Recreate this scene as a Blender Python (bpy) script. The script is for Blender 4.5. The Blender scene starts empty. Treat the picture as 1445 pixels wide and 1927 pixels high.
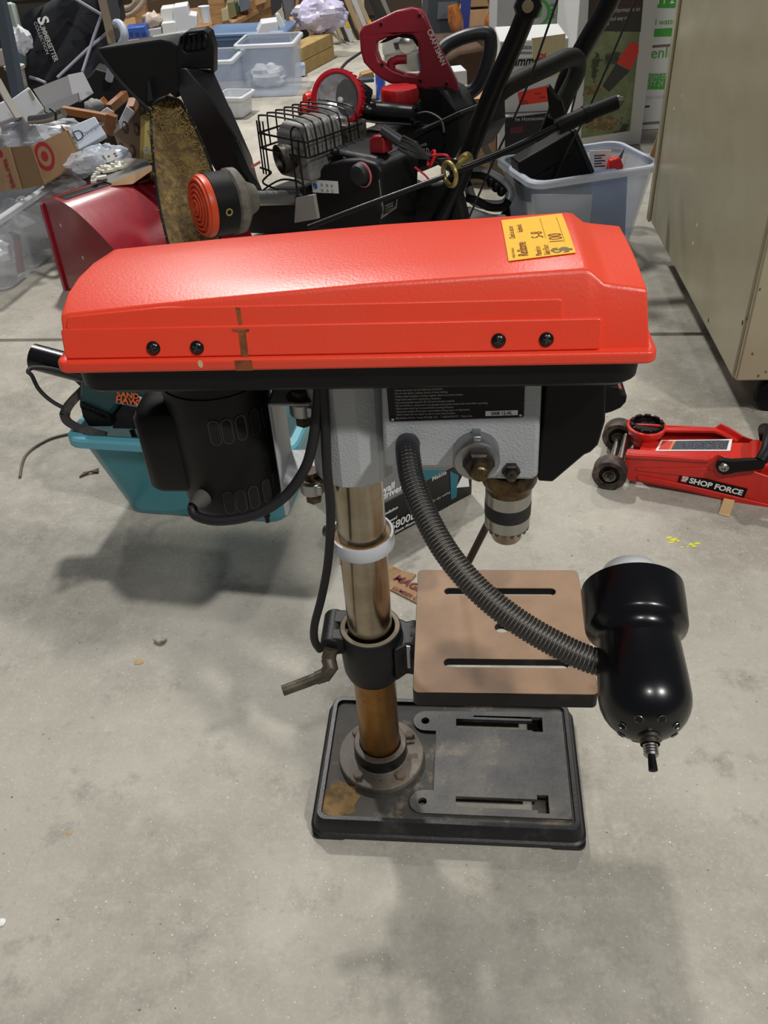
import bpy, math, random
from mathutils import Vector, Matrix, Euler
from mathutils.geometry import tessellate_polygon
random.seed(7)
SC = bpy.context.scene
COL = SC.collection
PI = math.pi
# ---------------------------------------------------------------- camera
CAMH, FPX, PITCH, ROLL = 0.92, 1620.0, math.radians(37.98), math.radians(-3.735)
_f = Vector((0, math.cos(PITCH), -math.sin(PITCH)))
_r0 = Vector((1, 0, 0)); _d0 = _f.cross(_r0)
_r = _r0*math.cos(ROLL) - _d0*math.sin(ROLL)
_d = _d0*math.cos(ROLL) + _r0*math.sin(ROLL)
CAMP = Vector((0, 0, CAMH))
cd = bpy.data.cameras.new('camera'); co = bpy.data.objects.new('camera', cd); COL.objects.link(co)
cd.sensor_fit = 'VERTICAL'; cd.sensor_height = 36.0; cd.lens = FPX/1927*36; cd.clip_start = .02; cd.clip_end = 60
_u = -_d; _b = -_f
co.matrix_world = Matrix(((_r.x, _u.x, _b.x, 0), (_r.y, _u.y, _b.y, 0), (_r.z, _u.z, _b.z, CAMH), (0, 0, 0, 1)))
SC.camera = co
def ray(x, y): return _f + _r*((x-722.5)/FPX) + _d*((y-963.5)/FPX)
def at(x, y, Y):            # point of the place that the photo shows at (x, y), Y metres from the photographer
    v = ray(x, y); return CAMP + v*(Y/v.y)
def fl(x, y, z=0.0):        # the same on the level z
    v = ray(x, y); return CAMP + v*((z-CAMH)/v.z)
# ---------------------------------------------------------------- light
wd = bpy.data.worlds.new('world'); SC.world = wd; wd.use_nodes = True
wd.node_tree.nodes['Background'].inputs[0].default_value = (.80, .86, 1, 1)
wd.node_tree.nodes['Background'].inputs[1].default_value = .12
def lamp(name, loc, aim, power, size, color=(1, .98, .94), sy=None):
    l = bpy.data.lights.new(name, 'AREA'); l.energy = power; l.shape = 'RECTANGLE'; l.size = size; l.size_y = sy or size
    l.color = color
    o = bpy.data.objects.new(name, l); COL.objects.link(o); o.location = loc
    o.rotation_euler = (Vector(aim)-Vector(loc)).to_track_quat('-Z', 'Y').to_euler()
    return o
lamp('ceiling_lamp', (.05, -1.3, 3.7), (.05, -1.1, 0), 42, .24)          # over the photographer
lamp('ceiling_lamp', (2.1, -1.4, 3.7), (1.9, -1.2, 0), 135, .24)          # behind right
lamp('ceiling_lamp', (-.8, 3.8, 3.7), (-.8, 3.7, 0), 150, .24)            # over the snow blower
lamp('ceiling_lamp', (1.3, 4.6, 3.7), (1.3, 4.5, 0), 60, .28)
lamp('ceiling_lamp', (-1.6, 6.3, 3.7), (-1.6, 6.2, 0), 85, .5)
vs = SC.view_settings
vs.view_transform = 'Standard'; vs.look = 'None'; vs.gamma = 1; vs.use_curve_mapping = False; vs.exposure = -0.15
# ---------------------------------------------------------------- materials
def lin(h):
    if isinstance(h, str):
        h = h.lstrip('#'); c = [int(h[i:i+2], 16)/255 for i in (0, 2, 4)]
    else: c = list(h)
    return tuple(x/12.92 if x <= .04045 else ((x+.055)/1.055)**2.4 for x in c) + (1,)
MATS = {}
def mat(name, col, rough=.5, metal=0, col2=None, nscale=20, nlo=.45, nhi=.65, bump=0, bscale=200, alpha=1, trans=0, emit=0, spec=.5, coat=0, col3=None, n3=80, n3lo=.62, n3hi=.70, stretch=None):
    if name in MATS: return MATS[name]
    m = bpy.data.materials.new(name); m.use_nodes = True; nt = m.node_tree; b = nt.nodes['Principled BSDF']
    b.inputs['Base Color'].default_value = lin(col); b.inputs['Roughness'].default_value = rough; b.inputs['Metallic'].default_value = metal
    b.inputs['Specular IOR Level'].default_value = spec
    if coat: b.inputs['Coat Weight'].default_value = coat; b.inputs['Coat Roughness'].default_value = .08
    tc = nt.nodes.new('ShaderNodeTexCoord'); src = tc.outputs['Object']
    if stretch:
        mp = nt.nodes.new('ShaderNodeMapping'); mp.inputs['Scale'].default_value = stretch
        nt.links.new(src, mp.inputs['Vector']); src = mp.outputs['Vector']
    prev = None
    for c, sc, lo, hi in ((col2, nscale, nlo, nhi), (col3, n3, n3lo, n3hi)):
        if c is None: continue
        n = nt.nodes.new('ShaderNodeTexNoise'); n.inputs['Scale'].default_value = sc; n.inputs['Detail'].default_value = 6; n.inputs['Roughness'].default_value = .65
        nt.links.new(src, n.inputs['Vector'])
        mr = nt.nodes.new('ShaderNodeMapRange'); mr.inputs[1].default_value = lo; mr.inputs[2].default_value = hi
        nt.links.new(n.outputs['Fac'], mr.inputs[0])
        mx = nt.nodes.new('ShaderNodeMix'); mx.data_type = 'RGBA'
        nt.links.new(mr.outputs[0], mx.inputs[0])
        if prev is None: mx.inputs[6].default_value = lin(col)
        else: nt.links.new(prev, mx.inputs[6])
        mx.inputs[7].default_value = lin(c); prev = mx.outputs[2]
    if prev: nt.links.new(prev, b.inputs['Base Color'])
    if bump:
        n = nt.nodes.new('ShaderNodeTexNoise'); n.inputs['Scale'].default_value = bscale; n.inputs['Detail'].default_value = 3
        nt.links.new(src, n.inputs['Vector'])
        bp = nt.nodes.new('ShaderNodeBump'); bp.inputs['Strength'].default_value = bump; bp.inputs['Distance'].default_value = .002
        nt.links.new(n.outputs['Fac'], bp.inputs['Height']); nt.links.new(bp.outputs[0], b.inputs['Normal'])
    if trans: b.inputs['Transmission Weight'].default_value = trans; b.inputs['IOR'].default_value = 1.3
    if alpha < 1: b.inputs['Alpha'].default_value = alpha
    if emit: b.inputs['Emission Color'].default_value = lin(col); b.inputs['Emission Strength'].default_value = emit
    MATS[name] = m; return m
# ---------------------------------------------------------------- mesh builder
def cr(pts, n=8, closed=False):         # Catmull-Rom through points
    P = [Vector(p) for p in pts]; out = []
    m = len(P)
    for i in range(m if closed else m-1):
        if closed: a, b, c, d = P[(i-1) % m], P[i], P[(i+1) % m], P[(i+2) % m]
        else: a, b, c, d = P[max(i-1, 0)], P[i], P[i+1], P[min(i+2, m-1)]
        for k in range(n):
            t = k/n
            out.append(.5*((2*b)+(c-a)*t+(2*a-5*b+4*c-d)*t*t+(3*b-a-3*c+d)*t**3))
    if not closed: out.append(P[-1].copy())
    return out
def rrect(x0, x1, y0, y1, r, n=5):      # rounded rectangle outline, counter-clockwise
    r = min(r, abs(x1-x0)/2, abs(y1-y0)/2); out = []
    for cx, cy, a in ((x1-r, y0+r, -PI/2), (x1-r, y1-r, 0), (x0+r, y1-r, PI/2), (x0+r, y0+r, PI)):
        for k in range(n+1):
            t = a+k/n*PI/2; out.append((cx+r*math.cos(t), cy+r*math.sin(t)))
    return out
def circ(cx, cy, r, n=20): return [(cx+r*math.cos(2*PI*k/n), cy+r*math.sin(2*PI*k/n)) for k in range(n)]
def frame(o, x, y):         # matrix with axes x, y and their normal at o
    x = Vector(x).normalized(); z = x.cross(Vector(y)).normalized(); y = z.cross(x)
    return Matrix(((x.x, y.x, z.x, o[0]), (x.y, y.y, z.y, o[1]), (x.z, y.z, z.z, o[2]), (0, 0, 0, 1)))
def axis(p0, p1):           # matrix with z along p0 -> p1
    z = (Vector(p1)-Vector(p0)).normalized(); h = Vector((0, 0, 1)) if abs(z.z) < .95 else Vector((1, 0, 0))
    x = h.cross(z).normalized(); y = z.cross(x)
    return Matrix(((x.x, y.x, z.x, p0[0]), (x.y, y.y, z.y, p0[1]), (x.z, y.z, z.z, p0[2]), (0, 0, 0, 1)))
class G:
    def __init__(s, m=None): s.v = []; s.f = []; s.m = m
    def add(s, vs, fs, m=None):
        b = len(s.v)
        for p in vs:
            p = Vector(p)
            if m is not None: p = m @ p
            if s.m is not None: p = s.m @ p
            s.v.append(p)
        s.f += [tuple(i+b for i in f) for f in fs]; return s
    def bx(s, x0, x1, y0, y1, z0, z1, m=None):
        return s.add([(x0, y0, z0), (x1, y0, z0), (x1, y1, z0), (x0, y1, z0), (x0, y0, z1), (x1, y0, z1), (x1, y1, z1), (x0, y1, z1)],
                     [(0, 3, 2, 1), (4, 5, 6, 7), (0, 1, 5, 4), (1, 2, 6, 5), (2, 3, 7, 6), (3, 0, 4, 7)], m)
    def para(s, o, a, b, c):
        o, a, b, c = Vector(o), Vector(a), Vector(b), Vector(c)
        if a.cross(b).dot(c) < 0: a, b = b, a
        return s.add([o, o+a, o+a+b, o+b, o+c, o+a+c, o+a+b+c, o+b+c], [(0, 3, 2, 1), (4, 5, 6, 7), (0, 1, 5, 4), (1, 2, 6, 5), (2, 3, 7, 6), (3, 0, 4, 7)])
    def loft(s, rings, c0=True, c1=True, m=None, closed=True):
        n = len(rings[0]); vs = [p for r in rings for p in r]; fs = []
        for i in range(len(rings)-1):
            for k in range(n if closed else n-1):
                a = i*n+k; b = i*n+(k+1) % n; fs.append((a, b, b+n, a+n))
        if c0: fs.append(tuple(range(n-1, -1, -1)))
        if c1: fs.append(tuple(range((len(rings)-1)*n, len(rings)*n)))
        return s.add(vs, fs, m)
    def cyl(s, p0, p1, r0, r1=None, n=20, c0=True, c1=True):
        r1 = r0 if r1 is None else r1; L = (Vector(p1)-Vector(p0)).length
        return s.loft([[(x, y, 0) for x, y in circ(0, 0, r0, n)], [(x, y, L) for x, y in circ(0, 0, r1, n)]], c0, c1, axis(p0, p1))
    def lathe(s, prof, n=32, m=None):   # prof: (r, z) from bottom to top
        rings = []; vs = []; fs = []; idx = []
        for r, z in prof:
            if r < 1e-6: idx.append([len(vs)]*n); vs.append((0, 0, z))
            else:
                idx.append(list(range(len(vs), len(vs)+n))); vs += [(x, y, z) for x, y in circ(0, 0, r, n)]
        for i in range(len(prof)-1):
            a, b = idx[i], idx[i+1]
            for k in range(n):
                q = [a[k], a[(k+1) % n], b[(k+1) % n], b[k]]
                q2 = []
                for t in q:
                    if t not in q2: q2.append(t)
                if len(q2) > 2: fs.append(tuple(q2))
        return s.add(vs, fs, m)
    def tube(s, pts, r, n=10, cap=True, closed=False):
        P = [Vector(p) for p in pts]; m = len(P); R = r if isinstance(r, (list, tuple)) else [r]*m
        T = []
        for i in range(m):
            a = P[(i-1) % m] if closed else P[max(i-1, 0)]; b = P[(i+1) % m] if closed else P[min(i+1, m-1)]
            t = (b-a); T.append(t.normalized() if t.length > 1e-9 else Vector((0, 0, 1)))
        h = Vector((0, 0, 1)) if abs(T[0].z) < .9 else Vector((1, 0, 0))
        x = h.cross(T[0]).normalized(); rings = []
        for i in range(m):
            x = (x - T[i]*x.dot(T[i]));
            x = x.normalized() if x.length > 1e-9 else T[i].orthogonal().normalized()
            y = T[i].cross(x)
            rings.append([P[i]+x*(R[i]*math.cos(2*PI*k/n))+y*(R[i]*math.sin(2*PI*k/n)) for k in range(n)])
        if closed: rings.append(rings[0]); cap = False
        return s.loft(rings, cap, cap)
    def sweep(s, pts, prof, up=(0, 0, 1), cap=True):    # profile (a across, b along 'up') swept along pts
        P = [Vector(p) for p in pts]; rings = []; m = len(P); up = Vector(up)
        for i in range(m):
            t = (P[min(i+1, m-1)]-P[max(i-1, 0)]).normalized(); a = t.cross(up).normalized(); b = a.cross(t)
            rings.append([P[i]+a*u+b*w for u, w in prof])
        return s.loft(rings, cap, cap)
    def prism(s, outer, z0, z1, holes=(), m=None):      # polygon (with holes) in the plane of m, from z0 to z1
        loops = [outer]+list(holes); flat = [p for l in loops for p in l]; n = len(flat)
        tri = tessellate_polygon([[Vector((x, y, 0)) for x, y in l] for l in loops])
        vs = [(x, y, z0) for x, y in flat]+[(x, y, z1) for x, y in flat]; fs = []
        def area(t):
            a, b, c = (flat[i] for i in t); return (b[0]-a[0])*(c[1]-a[1])-(b[1]-a[1])*(c[0]-a[0])
        if not holes:
            A = sum(outer[i-1][0]*outer[i][1]-outer[i][0]*outer[i-1][1] for i in range(len(outer)))
            o = list(range(n)) if A > 0 else list(range(n))[::-1]
            fs.append(tuple(i+n for i in o)); fs.append(tuple(o[::-1]))
        else:
            for t in tri:
                t = tuple(t) if area(t) > 0 else tuple(t)[::-1]
                fs.append(tuple(i+n for i in t)); fs.append(t[::-1])
        b = 0
        for li, l in enumerate(loops):
            k = len(l); A = sum(l[i-1][0]*l[i][1]-l[i][0]*l[i-1][1] for i in range(k))
            ccw = (A > 0) == (li == 0)
            for i in range(k):
                p, q = b+i, b+(i+1) % k
                fs.append((p, q, q+n, p+n) if ccw else (q, p, p+n, q+n))
            b += k
        return s.add(vs, fs, m)
    def sheet(s, grid, th=0.0):                           # grid of points [row][col] -> thin sheet
        R = len(grid); Cn = len(grid[0]); vs = [Vector(p) for r in grid for p in r]
        fs = [(i*Cn+j, i*Cn+j+1, (i+1)*Cn+j+1, (i+1)*Cn+j) for i in range(R-1) for j in range(Cn-1)]
        if th:
            nrm = [Vector((0, 0, 0)) for _ in vs]
            for f in fs:
                nn = (vs[f[1]]-vs[f[0]]).cross(vs[f[3]]-vs[f[0]])
                for i in f: nrm[i] += nn
            N = len(vs); vs = vs+[v-n.normalized()*th for v, n in zip(vs, nrm)]
            fs = fs+[tuple(i+N for i in f[::-1]) for f in fs]
            per = [j for j in range(Cn)]+[i*Cn+Cn-1 for i in range(1, R)]+[(R-1)*Cn+j for j in range(Cn-2, -1, -1)]+[i*Cn for i in range(R-2, 0, -1)]
            for a, b in zip(per, per[1:]+per[:1]): fs.append((b, a, a+N, b+N))
        return s.add(vs, fs)
OFF = {}
def obj(name, g, m, parent=None, bevel=0, seg=2, angle=35, loc=None, rot=None, kind=None, label=None, cat=None, group=None, recalc=False, subs=0):
    me = bpy.data.meshes.new(name)
    off = OFF.get(parent.name) if parent is not None else (Vector(loc) if loc is not None and rot is None else None)
    vs = [v-off for v in g.v] if off is not None else g.v
    me.from_pydata([tuple(v) for v in vs], [], g.f); me.validate()
    if recalc:
        import bmesh
        b = bmesh.new(); b.from_mesh(me); bmesh.ops.recalc_face_normals(b, faces=b.faces); b.to_mesh(me); b.free()
    me.polygons.foreach_set('use_smooth', [True]*len(me.polygons)); me.set_sharp_from_angle(angle=math.radians(angle))
    if m: me.materials.append(m)
    o = bpy.data.objects.new(name, me); COL.objects.link(o)
    if parent is not None:
        o.parent = parent
        if parent.name in OFF: OFF[o.name] = OFF[parent.name]
    elif loc is not None:
        o.location = loc
        if rot is None: OFF[o.name] = Vector(loc)
    if rot is not None: o.rotation_euler = rot
    if bevel:
        md = o.modifiers.new('bevel', 'BEVEL'); md.width = bevel; md.segments = seg; md.limit_method = 'ANGLE'; md.angle_limit = math.radians(40)
    if subs:
        md = o.modifiers.new('sub', 'SUBSURF'); md.levels = subs; md.render_levels = subs
    if kind: o['kind'] = kind
    if label: o['label'] = label
    if cat: o['category'] = cat
    if group: o['group'] = group
    return o
def thing(name, label, cat, loc, rz=0, group=None, world=False):
    o = bpy.data.objects.new(name, None); COL.objects.link(o); o.empty_display_size = .05
    o.location = loc; o.rotation_euler = (0, 0, rz); o['label'] = label; o['category'] = cat
    if group: o['group'] = group
    if world: OFF[o.name] = Vector(loc)
    return o
def text(s, size, m, parent, o, x, y, name='lettering', align='LEFT', ext=.0002, bold=0, sx=1, shear=0, spacing=1, label=None):
    c = bpy.data.curves.new('t', 'FONT'); c.body = s; c.size = size; c.align_x = align; c.extrude = 0; c.offset = bold*size; c.shear = shear; c.space_character = spacing
    c.resolution_u = 3
    t = bpy.data.objects.new('t', c); COL.objects.link(t)
    bpy.context.view_layer.update()
    me0 = bpy.data.meshes.new_from_object(t.evaluated_get(bpy.context.evaluated_depsgraph_get()))
    bpy.data.objects.remove(t); bpy.data.curves.remove(c)
    M = frame(o, x, y); g = G()
    g.add([(v.co.x*sx, v.co.y, ext) for v in me0.vertices], [tuple(p.vertices) for p in me0.polygons], M)
    bpy.data.meshes.remove(me0)
    return obj(name, g, m, parent, label=label)
def rect(name, m, parent, o, x, y, x0, x1, y0, y1, th=.0003, r=0, z=0, bevel=0):   # a flat printed patch on a face
    M = frame(o, x, y); g = G()
    g.prism(rrect(x0, x1, y0, y1, r, 4) if r else [(x0, y0), (x1, y0), (x1, y1), (x0, y1)], z, z+th, m=M)
    return obj(name, g, m, parent, bevel=bevel)
# common materials
M_black = mat('black plastic', '#08080a', .5, bump=.05, bscale=400, spec=.25)
M_gloss = mat('gloss black paint', '#060608', .26, coat=.1)
M_blackmet = mat('black cast iron', '#0c0c0e', .5, col2='#3d382f', nscale=30, nlo=.60, nhi=.85, bump=.15, bscale=250, spec=.35)
M_white = mat('white print', '#e8e8e6', .6)
M_offw = mat('pale print', '#b9b9b5', .6)
M_steel = mat('bare steel', '#a9a7a2', .28, 1)
M_dsteel = mat('dull steel', '#77736c', .45, 1, col2='#3b352e', nscale=60)
M_alu = mat('cast aluminium', '#a7a9a9', .42, 1, bump=.1, bscale=300)
M_rubber = mat('black rubber', '#141415', .6, col2='#3b3733', nscale=40, nlo=.6, nhi=.85)
M_card = mat('kraft cardboard', '#a98763', .85, col2='#9c7b58', nscale=12)
M_carddk = mat('cardboard edge', '#7a5d40', .9)
M_clear = mat('clear plastic', '#d5dbe2', .25, alpha=.32)
M_wood = mat('pine wood', '#a27c50', .6, col2='#86613a', nscale=6, stretch=(1, 8, 8))
# ---------------------------------------------------------------- floor
def concrete():
    m = bpy.data.materials.new('concrete'); m.use_nodes = True; nt = m.node_tree; b = nt.nodes['Principled BSDF']; L = nt.links.new
    tc = nt.nodes.new('ShaderNodeTexCoord'); col = None
    base = lin('#ada89c')
    def layer(prev, scale, det, lo, hi, c, amt=1, rough=.6, loc=0):
        n = nt.nodes.new('ShaderNodeTexNoise'); n.inputs['Scale'].default_value = scale; n.inputs['Detail'].default_value = det; n.inputs['Roughness'].default_value = rough
        mp = nt.nodes.new('ShaderNodeMapping'); mp.inputs['Location'].default_value = (loc, loc*.7, 0); L(tc.outputs['Object'], mp.inputs['Vector']); L(mp.outputs[0], n.inputs['Vector'])
        r = nt.nodes.new('ShaderNodeMapRange'); r.inputs[1].default_value = lo; r.inputs[2].default_value = hi; r.inputs[4].default_value = amt; L(n.outputs['Fac'], r.inputs[0])
        x = nt.nodes.new('ShaderNodeMix'); x.data_type = 'RGBA'; L(r.outputs[0], x.inputs[0])
        if prev is None: x.inputs[6].default_value = base
        else: L(prev, x.inputs[6])
        x.inputs[7].default_value = lin(c); return x.outputs[2]
    col = layer(col, 2.2, 6, .42, .68, '#827d72', .9)
    col = layer(col, 6, 8, .5, .72, '#b9b4a8', .8, .7, 3)
    col = layer(col, 11, 7, .56, .72, '#79746a', .7, .7, 9)
    col = layer(col, 38, 6, .50, .75, '#bdb8ac', .55, .75, 5)
    col = layer(col, 170, 3, .50, .75, '#c8c3b8', .25)
    col = layer(col, 55, 7, .56, .74, '#7f7a70', .45, .75, 4)
    col = layer(col, 300, 1, .735, .75, '#e9e4d8', .8, .5, 2)
    col = layer(col, 130, 2, .735, .76, '#4a453e', .8, .5, 6)
    L(col, b.inputs['Base Color']); b.inputs['Roughness'].default_value = .62; b.inputs['Specular IOR Level'].default_value = .35
    n = nt.nodes.new('ShaderNodeTexNoise'); n.inputs['Scale'].default_value = 260; n.inputs['Detail'].default_value = 4; L(tc.outputs['Object'], n.inputs['Vector'])
    bp = nt.nodes.new('ShaderNodeBump'); bp.inputs['Strength'].default_value = .22; bp.inputs['Distance'].default_value = .002; L(n.outputs['Fac'], bp.inputs['Height']); L(bp.outputs[0], b.inputs['Normal'])
    return m
M_conc = concrete()
g = G(Matrix.Translation((0, 1.8497, 0)) @ Matrix.Rotation(-.1228, 4, 'Z'))
prof = [(-9, 0), (-.009, 0), (-.006, -.012), (.006, -.012), (.009, -.001), (9, -.001)]
g.loft([[(x, y, z) for y, z in prof] for x in (-9, 9)], False, False, closed=False)
g.f = [f[::-1] for f in g.f]
fo = obj('floor', g, M_conc, kind='structure', label='grey concrete floor with a saw-cut joint', cat='floor')
g = G(); g.bx(-9, 9, 8.2, 8.3, -.02, 4.5)
obj('wall_back', g, mat('dim wall paint', '#4b4238', .9), kind='structure', label='dim wall behind the storage shelves', cat='wall')
# small things on the floor
M_yel = mat('yellow paint', '#d6d43a', .7)
def blot(cx, cy, s, seed):
    rd = random.Random(seed); out = []
    for k in range(9):
        a = 2*PI*k/9; r = s*(.55+.6*rd.random()); out.append((cx+r*math.cos(a), cy+.5*r*math.sin(a)))
    return out
p0 = fl(1275, 1018)
g = G()
for i, (x, y, s) in enumerate(((1258, 1012, .006), (1268, 1016, .008), (1262, 1021, .005), (1275, 1018, .005), (1300, 1024, .006), (1312, 1023, .005), (1305, 1028, .005), (1283, 1030, .004), (1294, 1029, .003))):
    q = fl(x, y); g.prism(blot(q.x, q.y, s, i), 0, .0006)
obj('paint_mark', g, M_yel, loc=(p0.x, p0.y, 0), label='broken streaks of yellow paint on the floor in front of the red jack', cat='paint mark')
M_chip = mat('pale chip', '#b9b0a2', .9, col2='#8d8478', nscale=90)
M_tan = mat('tan chip', '#b39a72', .9)
def pebble(name, x, y, s, m, label, cat, flat=.5, seed=0, group=None):
    rd = random.Random(seed); q = fl(x, y); g = G(); rings = []
    n = 8
    for z, k in ((0, .8), (.4, 1), (.8, .75), (1, .3)):
        rings.append([(q.x+s*k*(.8+.4*rd.random())*math.cos(2*PI*i/n), q.y+s*k*(.7+.3*rd.random())*math.sin(2*PI*i/n), s*flat*z) for i in range(n)])
    g.loft(rings); return obj(name, g, m, loc=(q.x, q.y, 0), label=label, cat=cat, group=group)
pebble('paper_scrap', 302, 1206, .011, M_chip, 'crumpled pale paper scrap on bare floor left of the drill column', 'scrap', .7, 1)
pebble('wood_chip', 261, 1246, .0075, M_tan, 'small flat tan chip on the floor below the paper scrap', 'chip', .2, 2)
pebble('wood_chip', 1117, 1103, .008, M_tan, 'brown leafy chip on the floor above the lamp', 'chip', .4, 3)
pebble('wood_chip', 1193, 1084, .004, M_chip, 'tiny white crumb on the floor above the lamp shade', 'chip', .5, 4)
pebble('wood_chip', 131, 1567, .004, M_tan, 'tiny brown speck on the open floor at lower left', 'chip', .2, 5)
pebble('paper_scrap', 2, 1737, .006, M_white, 'white bit cut by the left edge of the picture', 'scrap', .4, 6)
# ---------------------------------------------------------------- drill press
DB = Vector((-.0229, .6531, 0)); DA = -.12
DU = Vector((math.cos(DA), math.sin(DA), 0)); DV = Vector((-math.sin(DA), math.cos(DA), 0))
HA = .02; RH = Matrix.Rotation(HA, 4, 'Z'); RHI = RH.inverted()
def dl(p): q = Vector(p)-DB; return Vector((q.dot(DU), q.dot(DV), q.z))      # world -> press coordinates
def hl(p): return RHI @ dl(p)                                                # world -> head coordinates
def hv(x, y, v):        # photo point on the plane v of the head
    r = ray(x, y); n = DV*math.cos(HA)-DU*math.sin(HA); t = (v-(CAMP-DB).dot(n))/r.dot(n); return hl(CAMP+r*t)
def hz(x, y, z): return hl(fl(x, y, z))
def pz(x, y, zc): return RH.inverted() @ dl(CAMP+ray(x, y)*zc)
dp = thing('drill_press', 'bench drill press with red-orange belt cover, grey head and steel column', 'drill press', DB, DA)
M_red = mat('orange red plastic', '#ea452c', .34, col2='#e64a32', nscale=8, bump=.10, bscale=420, spec=.45)
M_grey = mat('grey hammer paint', '#a8abad', .38, bump=.4, bscale=480)
M_col = mat('ground steel column', '#aaa395', .22, 1, col2='#86704e', nscale=9, nlo=.42, nhi=.72, stretch=(1, 1, 1.2), col3='#5a3f26', n3=26, n3lo=.66, n3hi=.74, bump=.02, bscale=800)
M_col2 = mat('browned steel', '#9c7440', .33, .9, col2='#7d5426', nscale=14, nlo=.4, nhi=.7, col3='#4a3420', n3=30, n3lo=.64, n3hi=.72)
M_tbl = mat('rusty table top', '#86694f', .6, col2='#a08064', nscale=12, nlo=.35, nhi=.75, col3='#6c5040', n3=7, n3lo=.55, n3hi=.75)
M_base = mat('dusty cast base', '#2b2d33', .5, col2='#5a5650', nscale=13, nlo=.40, nhi=.70, col3='#7a6f5e', n3=24, n3lo=.58, n3hi=.75, bump=.12, bscale=260)
M_deck = mat('dusty recess', '#47433c', .7, col2='#2e2d2c', nscale=16, nlo=.40, nhi=.66, col3='#766a56', n3=30, n3lo=.55, n3hi=.72, bump=.12, bscale=300)
M_basedk = mat('black cast base', '#141416', .42, col2='#3a3835', nscale=30, nlo=.55, nhi=.8, bump=.12, bscale=260)
M_dust = mat('dust', '#a58a6c', .95, col2='#8c7458', nscale=120, bump=.4, bscale=900)
M_rust = mat('rust patch', '#83683f', .9, col2='#5d4a30', nscale=60, bump=.4, bscale=500)
M_dirt = mat('brown glue residue', '#8a4a22', .8, col2='#4a2a16', nscale=70)
# base
bs = obj('base', G(), None, dp)
def ring(out, z): return [(x, y, z) for x, y in out]
g = G()
oo = lambda e, r: rrect(-.070-e, .2345+e, -.0915-e, .0905+e, r, 6)
g.loft([ring(oo(.001, .012), .004), ring(oo(.007, .016), .004), ring(oo(.0072, .016), .0105), ring(oo(.0045, .014), .0125), ring(oo(0, .012), .0295), ring(oo(-.0012, .011), .0305), ring(oo(-.006, .008), .0305), ring(oo(-.007, .007), .026)], False, False)
sk = obj('skirt', g, M_basedk, bs)
g = G()
S1 = [(.0915, .0460), (.187, .0460), (.187, .044), (.2, .044), (.2, .066), (.187, .066), (.187, .060), (.0915, .060)]
S2 = [(.0925, -.0670), (.187, -.0670), (.187, -.071), (.2, -.071), (.2, -.047), (.187, -.047), (.187, -.0530), (.0925, -.0530)]
H1, H2 = (.052, .0555), (.0535, -.0615)
hol = [S1, S2, circ(*H1, .005, 14), circ(*H2, .005, 14)]
g.prism(oo(-.0055, .008), .0245, .0265, holes=hol)
obj('deck', g, M_deck, bs)
def arc(c, r, a0, a1, n=8): return [(c[0]+r*math.cos(math.radians(a0+(a1-a0)*k/n)), c[1]+r*math.sin(math.radians(a0+(a1-a0)*k/n))) for k in range(n+1)]
po = [(.2255, -.0770), (.2255, .0760)]+arc(H1, .0155, 90, 270)+[(.066, .040), (.066, -.046)]+arc(H2, .0155, 90, 270)
g = G(); g.prism(po, .0266, .0298, holes=hol)
obj('raised_bed', g, M_base, bs, bevel=.001)
for (x, y) in ((-.066, -.0875), (.2305, -.0875), (-.066, .0865), (.2305, .0865)):
    g = G(); g.prism(rrect(x-(.034 if x > 0 else .011), x+(.034 if x < 0 else .011), y-(.0105 if y < 0 else .02), y+(.0105 if y > 0 else .02), .009), 0, .0045); obj('foot', g, M_basedk, bs)
rp_ = random.Random(4); o9 = [(-.044+(.021+.006*rp_.random()+.003*math.sin(k*1.7))*math.cos(2*PI*k/26)*.95, -.062+(.021+.005*rp_.random()+.003*math.sin(k*2.3))*math.sin(2*PI*k/26)*1.0) for k in range(26)]
g = G(); g.prism(o9, .0265, .0269); obj('rust_patch', g, M_rust, bs)
g = G(); g.lathe([(.052, .0265), (.0525, .028), (.0522, .0345), (.051, .0358), (.033, .0365), (.032, .0375), (.0318, .0575), (.0305, .059), (.0255, .0592), (.0242, .056)], 48)
fg = obj('column_flange', g, mat('dusty flange', '#5d564b', .6, col2='#7d7466', nscale=18, col3='#2a2825', n3=40), dp)
g = G(); g.lathe([(.0321, .0385), (.0325, .040), (.0322, .056), (.0318, .0575)], 48); obj('collar_band', g, M_basedk, fg)
for a in (-125, -52, 38, 140):
    c = Vector((.0425*math.cos(math.radians(a)), .0425*math.sin(math.radians(a)), 0)); g = G()
    g.prism(circ(c.x, c.y, .0062, 6), .036, .0402); g.cyl((c.x, c.y, .0402), (c.x, c.y, .0408), .0045, n=12)
    obj('hex_bolt', g, mat('dusty bolt', '#6a5a4c', .7), fg)
g = G(); g.cyl((.030, .006, .049), (.041, .008, .049), .0028, n=8); obj('set_screw', g, M_dsteel, fg)
g = G(); g.lathe([(.0238, .196), (.0238, .592)], 64); cl_ = obj('column', g, M_col, dp)
g = G(); g.lathe([(.0238, .056), (.0238, .196)], 64); obj('rusted_foot', g, M_col2, cl_)
# collar ring
g = G(); g.lathe([(.0255, .376), (.0255, .373), (.0312, .373), (.0317, .3745), (.0317, .3875), (.031, .3885), (.0290, .3885), (.0285, .386), (.0285, .380)], 56)
cg = obj('rack_collar', g, mat('white collar', '#b9bdc2', .4, bump=.1, bscale=300), dp)
g = G(); g.lathe([(.0235, .3845), (.0262, .3848), (.0286, .3842)], 56); obj('dust_ring', g, M_dust, cg)
g = G(); g.cyl((-.030, .008, .381), (-.038, .011, .381), .009, .007, 16); obj('set_screw_boss', g, M_dsteel, cg)
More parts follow.
